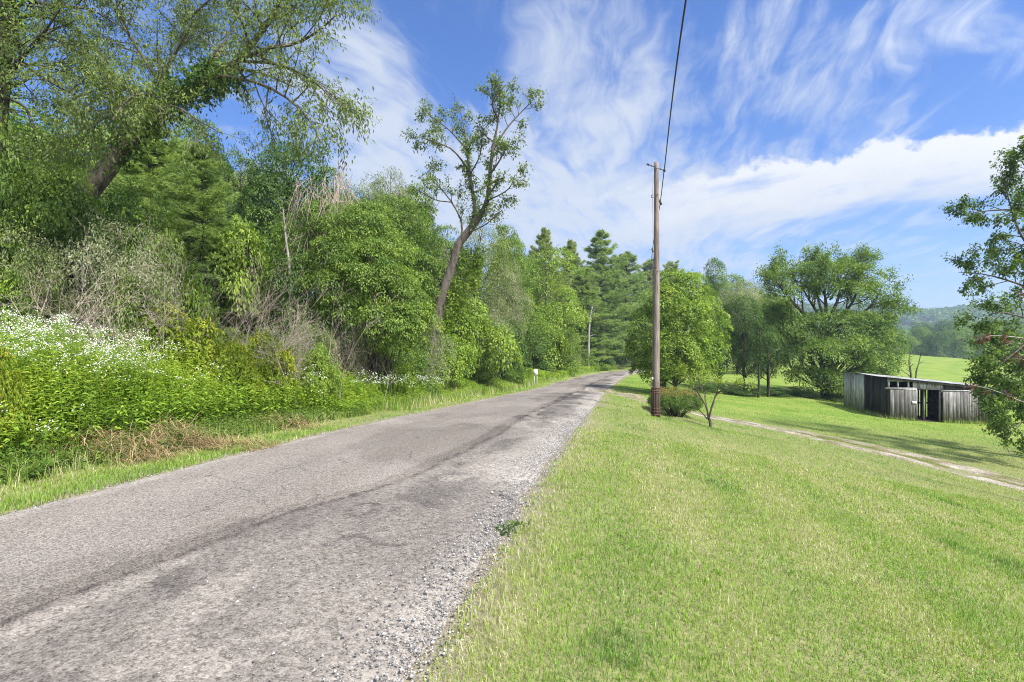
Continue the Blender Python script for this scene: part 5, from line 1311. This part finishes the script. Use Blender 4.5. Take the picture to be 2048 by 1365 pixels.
for key, px, top, d, w, lab, nm in [
    ('broad_dark', 1488, 592, 43, 120, 'dark green tree standing right of the bright maple with a shaded trunk', 'broadleaf_tree'),
    ('broad_dark', 1535, 628, 45, 100, 'smaller dark tree between its dark neighbour and the spreading tree', 'broadleaf_tree'),
    ('broad_a', 1440, 640, 46, 90, 'mid green tree showing behind the right side of the bright maple', 'broadleaf_tree')]:
    plant(key, px, top, d, w, lab, 'tree', nm, 'trees behind the mown lawn')
for px, top, w, d in ((1500, 772, 75, 42), (1550, 776, 70, 42.5), (1605, 774, 70, 43), (1668, 776, 60, 43.5), (1455, 770, 60, 42), (1405, 764, 60, 41), (1710, 762, 55, 46), (1320, 756, 50, 37.5)):
    plant('shrub_dark', px, top, d, w, 'low dark shrub in the shade along the back edge of the lawn', 'shrub', 'shrub', 'low shrubs along the back edge of the lawn')
def thin_trunk(px, d, top, label, g):
    wd = Buf(); s = at(px, 795, d); s[2] = hgt(s[0], d) - .1; p = spline([s, at(px + g.normal(0, 3), 745, d), at(px + g.normal(0, 4), top, d)], 9)
    lf = Buf(); tips = []; twigs(wd, p, .10, .03, [(7, 1.4, .8, .2, .5), (4, .6, .8, .1, .3)], g, tips, 6); leaf_tips(lf, tips, 16, .17, .5, g, .4, .4, .15)
    own_tree('slender_tree', label, s, wd, lf, G_DARK, BARK_DARK, group='slender trees at the back of the lawn')
thin_trunk(1517, 41, 660, 'slender dark trunk with sparse leaves beside the dark tree', R_(1)); thin_trunk(1537, 41.5, 690, 'short slender tree with sparse leaves nearer the spreading tree', R_(2))

def edge_tree():
    g = R_(112); d = 20; wd, lf = Buf(), Buf(); tips = []; root = at(2124, 940, d); root[2] = hgt(root[0], d) - .1
    tr = spline([root, at(2110, 800, d), at(2095, 640, d), at(2100, 480, d), at(2110, 330, d), at(2118, 210, d)], 18); wd.tube(tr, np.linspace(.24, .05, 18), 10)
    L = [([(2098, 560), (2060, 515, -.3), (2030, 470, -.5), (2008, 410, -.6), (1992, 340, -.7)], .07, 10), ([(2098, 620), (2050, 580, .3), (2000, 560, .5), (1950, 548, .6), (1905, 545, .6)], .06, 11), ([(2100, 470), (2060, 430, .6), (2000, 420, .9), (1940, 425, 1), (1920, 432, 1)], .055, 11),
         ([(2104, 420), (2070, 370, -.8), (2040, 335, -1), (2030, 322, -1)], .05, 9), ([(2096, 660), (2050, 640, -.8), (1990, 625, -1.2), (1965, 632, -1.3)], .05, 9), ([(2098, 700), (2040, 690, .2), (2000, 690, .3), (1962, 712, .3)], .055, 11), ([(2100, 740), (2040, 740, -.7), (2005, 748, -1.0), (1966, 762, -1.1)], .05, 11),
         ([(2105, 780), (2050, 790, .5), (2018, 810, .8), (2002, 828, .8)], .05, 10), ([(2105, 800), (2070, 820, -1), (2030, 845, -1.3), (2005, 858, -1.3)], .045, 9), ([(2100, 640), (2060, 670, -1.6), (2025, 700, -2), (1990, 728, -2.1)], .05, 9), ([(2106, 420), (2150, 360, 0), (2200, 320, 0)], .05, 8), ([(2100, 600), (2160, 570, 0), (2220, 560, 0)], .05, 8),
         ([(2103, 500), (2060, 480, 1.2), (2010, 500, 1.6), (1960, 500, 1.8)], .05, 9), ([(2105, 760), (2060, 770, 1.2), (2020, 770, 1.6), (1992, 796, 1.6)], .05, 9), ([(2110, 800), (2180, 790, 0), (2230, 820, 0)], .05, 8), ([(2104, 720), (2060, 740, -1.8), (2030, 780, -2), (2020, 810, -2)], .045, 8)]
    for pts, r, n in L: twigs(wd, spline(pixpath([(q[0] + 12, *q[1:]) for q in pts], d), 9), r, .01, [(n, 1.15, .85, .05, .2), (6, .5, .8, .0, .25)], g, tips, 6)
    leaf_tips(lf, tips, 25, .112, .60, g, .36, .5, .07, .15)
    own_tree('maple_tree', 'loose limbed maple overhanging the end of the plank shed', root, wd, lf, G_MID, BARK)
edge_tree()

def red_tree():
    g = R_(113); d = 11; wd, lf = Buf(), Buf(); tips = []; root = at(2230, 1010, d); root[2] = hgt(root[0], d) - .1
    tr = spline([root, at(2228, 850, d), at(2215, 700, d), at(2220, 520, d)], 12); wd.tube(tr, np.linspace(.09, .03, 12), 8)
    for pts, n in [([(2216, 720), (2120, 690, -.2), (2040, 676, -.3), (1985, 672, -.3), (1962, 678, -.3)], 11), ([(2220, 780), (2130, 745, .2), (2060, 722, .3), (2010, 716, .3)], 8), ([(2226, 860), (2130, 835, 0), (2050, 806, 0), (1985, 780, 0), (1940, 770, 0)], 7), ([(2216, 640), (2120, 620, .3), (2070, 585, .4), (2050, 590, .4)], 7)]:
        twigs(wd, spline(pixpath(pts, d), 10), .022, .004, [(n, .30, .8, .02, .3)], g, tips, 5)
    leaf_tips(lf, tips, 7, .08, .55, g, .40, .35, .02, .22)
    own_tree('red_leaved_tree', 'pale branches with dark red leaves reaching in beside the shed', root, wd, lf, G_RED, BARK_PALE)
red_tree()

def lawn_sapling():
    g = R_(114); d = 18; wd, lf = Buf(), Buf(); root = at(1421.5, 857, d); root[2] = hgt(root[0], d) - .04; tips = []
    base = spline([root, at(1421, 845, d), at(1417, 836, d)], 6); wd.tube(base, [.075, .062, .056, .054, .052, .05], 9, wob=.15)
    for pts, r, n in [([(1417, 838), (1413, 815, -.1), (1402, 796, -.2), (1388, 772, -.4), (1372, 748, -.5), (1362, 738, -.5)], .034, 8), ([(1417, 836), (1412, 806, .2), (1407, 784, .3), (1397, 758, .4), (1396, 735, .4)], .026, 8), ([(1418, 836), (1424, 812, -.1), (1432, 790, -.2), (1436, 776, -.3), (1440, 770, -.3)], .034, 6),
                      ([(1433, 788, -.2), (1448, 779, -.5), (1468, 775, -.7), (1486, 767, -.9), (1497, 770, -1)], .026, 6), ([(1414, 838), (1404, 826, .2), (1392, 815, .3), (1382, 806, .3)], .022, 4), ([(1420, 826), (1428, 808, .5), (1430, 790, .8)], .02, 4), ([(1404, 798, -.2), (1392, 790, -.6), (1376, 776, -.9)], .02, 5)]:
        twigs(wd, spline(pixpath(pts, d), 9), r, .006, [(n, .42, .7, .22, .35), (4, .2, .7, .1, .3)], g, tips, 6)
    T = [t for t in tips if (t[-1][2] > at(0, 762, d)[2] or t[-1][0] > at(1462, 0, d)[0]) and g.random() < .62]
    cs = np.array([at(*q) for q in ((1378, 742, 17.5), (1398, 728, 18.4), (1412, 742, 18.3), (1364, 740, 17.5), (1440, 766, 17.7), (1432, 752, 18.2), (1474, 770, 17.2), (1497, 769, 17), (1484, 764, 17.1), (1395, 752, 18), (1420, 758, 18.6))])
    clumps(lf, cs, rdir(len(cs), g) * .4 + UP, .24, 34, .062, g, .72, .1, flat=.7, wl=.45, droop=.5)
    leaf_tips(lf, T, 18, .075, .45, g, .75, .3, .03)
    own_tree('lawn_sapling', 'small half bare tree with crooked stems on the lawn beside the round shrub', root, wd, lf, G_BRIGHT, BARK)
lawn_sapling()

def round_shrub():
    g = R_(115); d = 21; wd, lf = Buf(), Buf(); root = at(1351, 838, d); root[2] = hgt(root[0], d) - .03
    H = (838 - 775) / F * d; W = 102 / F * d; lo = [(0, 0, H * .62, W * .5, W * .48, H * .38), (-.35, -.1, H * .6, W * .32, W * .4, H * .3), (.35, .05, H * .6, W * .33, W * .4, H * .3)]
    C, N = crown_points(lo, 640, g, low=-.62); C = np.array([c for c in C])
    clumps(lf, C, N + UP * .3, .125, 46, .042, g, .40, .09, flat=.7, wl=.5, droop=.1, tips=.1)
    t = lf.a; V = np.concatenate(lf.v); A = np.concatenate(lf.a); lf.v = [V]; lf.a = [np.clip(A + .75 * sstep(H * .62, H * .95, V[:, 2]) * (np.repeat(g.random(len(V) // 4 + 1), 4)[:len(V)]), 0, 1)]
    for i in range(46):
        c = C[g.integers(len(C))]; a = math.atan2(c[1], c[0]); s = np.array([math.cos(a) * .12, math.sin(a) * .12, -.05]); wd.tube(spline([s, np.array([c[0] * .55, c[1] * .55, c[2] * .55]), c], 8), np.linspace(.016, .004, 8), 4)
    r = thing('round_shrub', 'clipped round shrub with rust tinted top and fan of bare stems behind the utility pole', 'shrub', tuple(root))
    wd.build('stems', BARK_DARK, r); lf.build('foliage', G_RUST, r)
round_shrub()
snag('dead_forked_tree', 'small bare dead tree with two stems behind the plank shed', [(1824, 790), (1822, 750), (1818, 720), (1824, 690)], 46, .11, R_(4), 9, .8, BARK)
snag('dead_forked_tree', 'thinner bare dead stem leaning beside the bare dead tree', [(1828, 790), (1832, 750), (1838, 725), (1842, 706)], 46.2, .08, R_(5), 6, .6, BARK)

# ---- cut and dried growth along the verge
def straw_heap(px, py, d, rx, ry, h, n, label, seed):
    g = R_(seed); b = Buf(); p = at(px, py, d); x0, y0 = p[0], d
    a = g.random(n) * 6.28; r = np.sqrt(g.random(n)); x = x0 + r * np.cos(a) * rx; y = y0 + r * np.sin(a) * ry
    z = hgt(x, y) + (1 - r ** 2) * h * g.random(n); d_ = norm(np.stack([g.normal(0, 1, n), g.normal(0, .6, n), g.normal(0, .28, n)], -1)); L = g.uniform(.12, .5, n)[:, None]
    s = norm(np.cross(d_, UP)) * g.uniform(.002, .0045, n)[:, None]; c = np.stack([x, y, z], -1) - np.array([x0, y0, float(hgt(x0, y0))])
    m = c + d_ * L * .5 + UP * .03
    b.quads(np.stack([c - s, c + s, m + s, m - s], 1), g.random(n)); e = c + d_ * L - UP * .04; b.quads(np.stack([m - s, m + s, e + s * .3, e - s * .3], 1), g.random(n))
    r = thing('dry_grass_heap', label, 'grass heap', (x0, y0, float(hgt(x0, y0))), group='heaps of dry cut grass'); b.build('stalks', STRAW, r)
straw_heap(215, 872, 7.2, .95, .5, .35, 1300, 'wide heap of dry cut grass at the foot of the tall weeds', 1)
straw_heap(345, 852, 8.0, .6, .45, .45, 900, 'taller rounded heap of dry cut grass next to the wide heap', 2)
straw_heap(470, 880, 8.2, .8, .4, .14, 700, 'thin scatter of dry grass beside the mown verge', 3)
straw_heap(560, 845, 10.5, .9, .45, .22, 700, 'small dry grass heap farther along the verge', 4)
def weed_tuft(px, py, d, n, label, seed, key='verge'):
    g = R_(seed); b = Buf(); p = at(px, py, d); x0 = p[0]; z0 = float(hgt(x0, d)); m = n
    a = g.random(m) * 6.28; e = g.uniform(.15, .9, m); D = np.stack([np.cos(a), np.sin(a), e], -1); P = np.stack([g.normal(0, .05, m), g.normal(0, .05, m), np.full(m, 0.0)], -1) + norm(D) * g.uniform(0, .12, m)[:, None]
    L = g.uniform(.03, .065, m); leaves(b, P * .6, D, UP + rdir(m, g) * .5, L, L * .4, np.clip(.3 + g.normal(0, .15, m), 0, 1))
    r = thing('verge_weed', label, 'weed', (x0, d, z0)); b.build('foliage', G_MID, r)
weed_tuft(1012, 1066, 4.4, 80, 'dark broad leaved weed at the gravel edge of the lawn', 1)
weed_tuft(1042, 1062, 4.55, 40, 'smaller dark weed growing close beside the gravel edge weed', 2)
HAZE = True
# ------------------------------------------------------------------ across the valley
for i, (px, top, w, d) in enumerate([(1806, 662, 60, 190), (1838, 655, 58, 196), (1872, 664, 52, 188), (1905, 652, 66, 200), (1940, 648, 60, 205), (1985, 655, 70, 198), (1772, 660, 62, 200), (1735, 655, 60, 205), (2030, 650, 70, 205), (2075, 655, 70, 200), (1695, 660, 70, 200), (1655, 662, 70, 198), (1610, 665, 70, 195), (1572, 668, 70, 190),
                                       (1888, 640, 56, 260), (1925, 634, 64, 270), (1966, 636, 60, 265), (2005, 640, 66, 270), (1850, 645, 56, 262), (2050, 640, 66, 262)]):
    far_ = d > 230
    plant(['broad_a', 'broad_b', 'broad_dark', 'broad_a'][i % 4], px, top, d, w * 1.12, 'pale green tree rising behind the tree line across the field' if far_ else 'round green tree in the line across the far side of the field', 'tree', 'broadleaf_tree', 'tree line across the field')

def far_forest():
    g = R_(300); b = Buf(); n = 7000
    x = g.uniform(150, 1150, n); y = g.uniform(350, 860, n)
    ok = (x / y > .42) & (x / y < 1.25) & (g.random(n) < .9); x, y = x[ok], y[ok]; n = len(x); z = hgt(x, y)
    r = g.uniform(4.5, 8.0, n); per = 30; i = np.repeat(np.arange(n), per); d = rdir(n * per, g); d[:, 2] = np.abs(d[:, 2]) * 1.0 - .15
    P = np.stack([x, y, z + r * .8], -1)[i] + d * (r[i] * g.uniform(.7, 1.05, n * per))[:, None]
    A = rdir(n * per, g); N = d + UP * .3 + rdir(n * per, g) * .5; L = r[i] * g.uniform(.35, .6, n * per)
    leaves(b, P - A * L[:, None] * .5, A, N, L, L * .75, np.clip((.42 + g.normal(0, .12, n))[i] + g.normal(0, .08, n * per), 0, 1))
    tag(b.build('far_forest', G_MID), kind='stuff')
far_forest()

def haze():
    b = Buf(); b.box((-1650, -230, -40), (1960, 1960, 110))
    m = bpy.data.materials.new('valley_haze'); m.use_nodes = True; nt = m.node_tree; nt.nodes.clear()
    out = nt.nodes.new('ShaderNodeOutputMaterial'); v = nt.nodes.new('ShaderNodeVolumePrincipled')
    v.inputs['Color'].default_value = (.62, .78, 1.0, 1); v.inputs['Density'].default_value = .00042; v.inputs['Anisotropy'].default_value = .2
    link(nt, v.outputs[0], out.inputs['Volume'])
    tag(b.build('haze', m), kind='stuff')
if HAZE: haze()
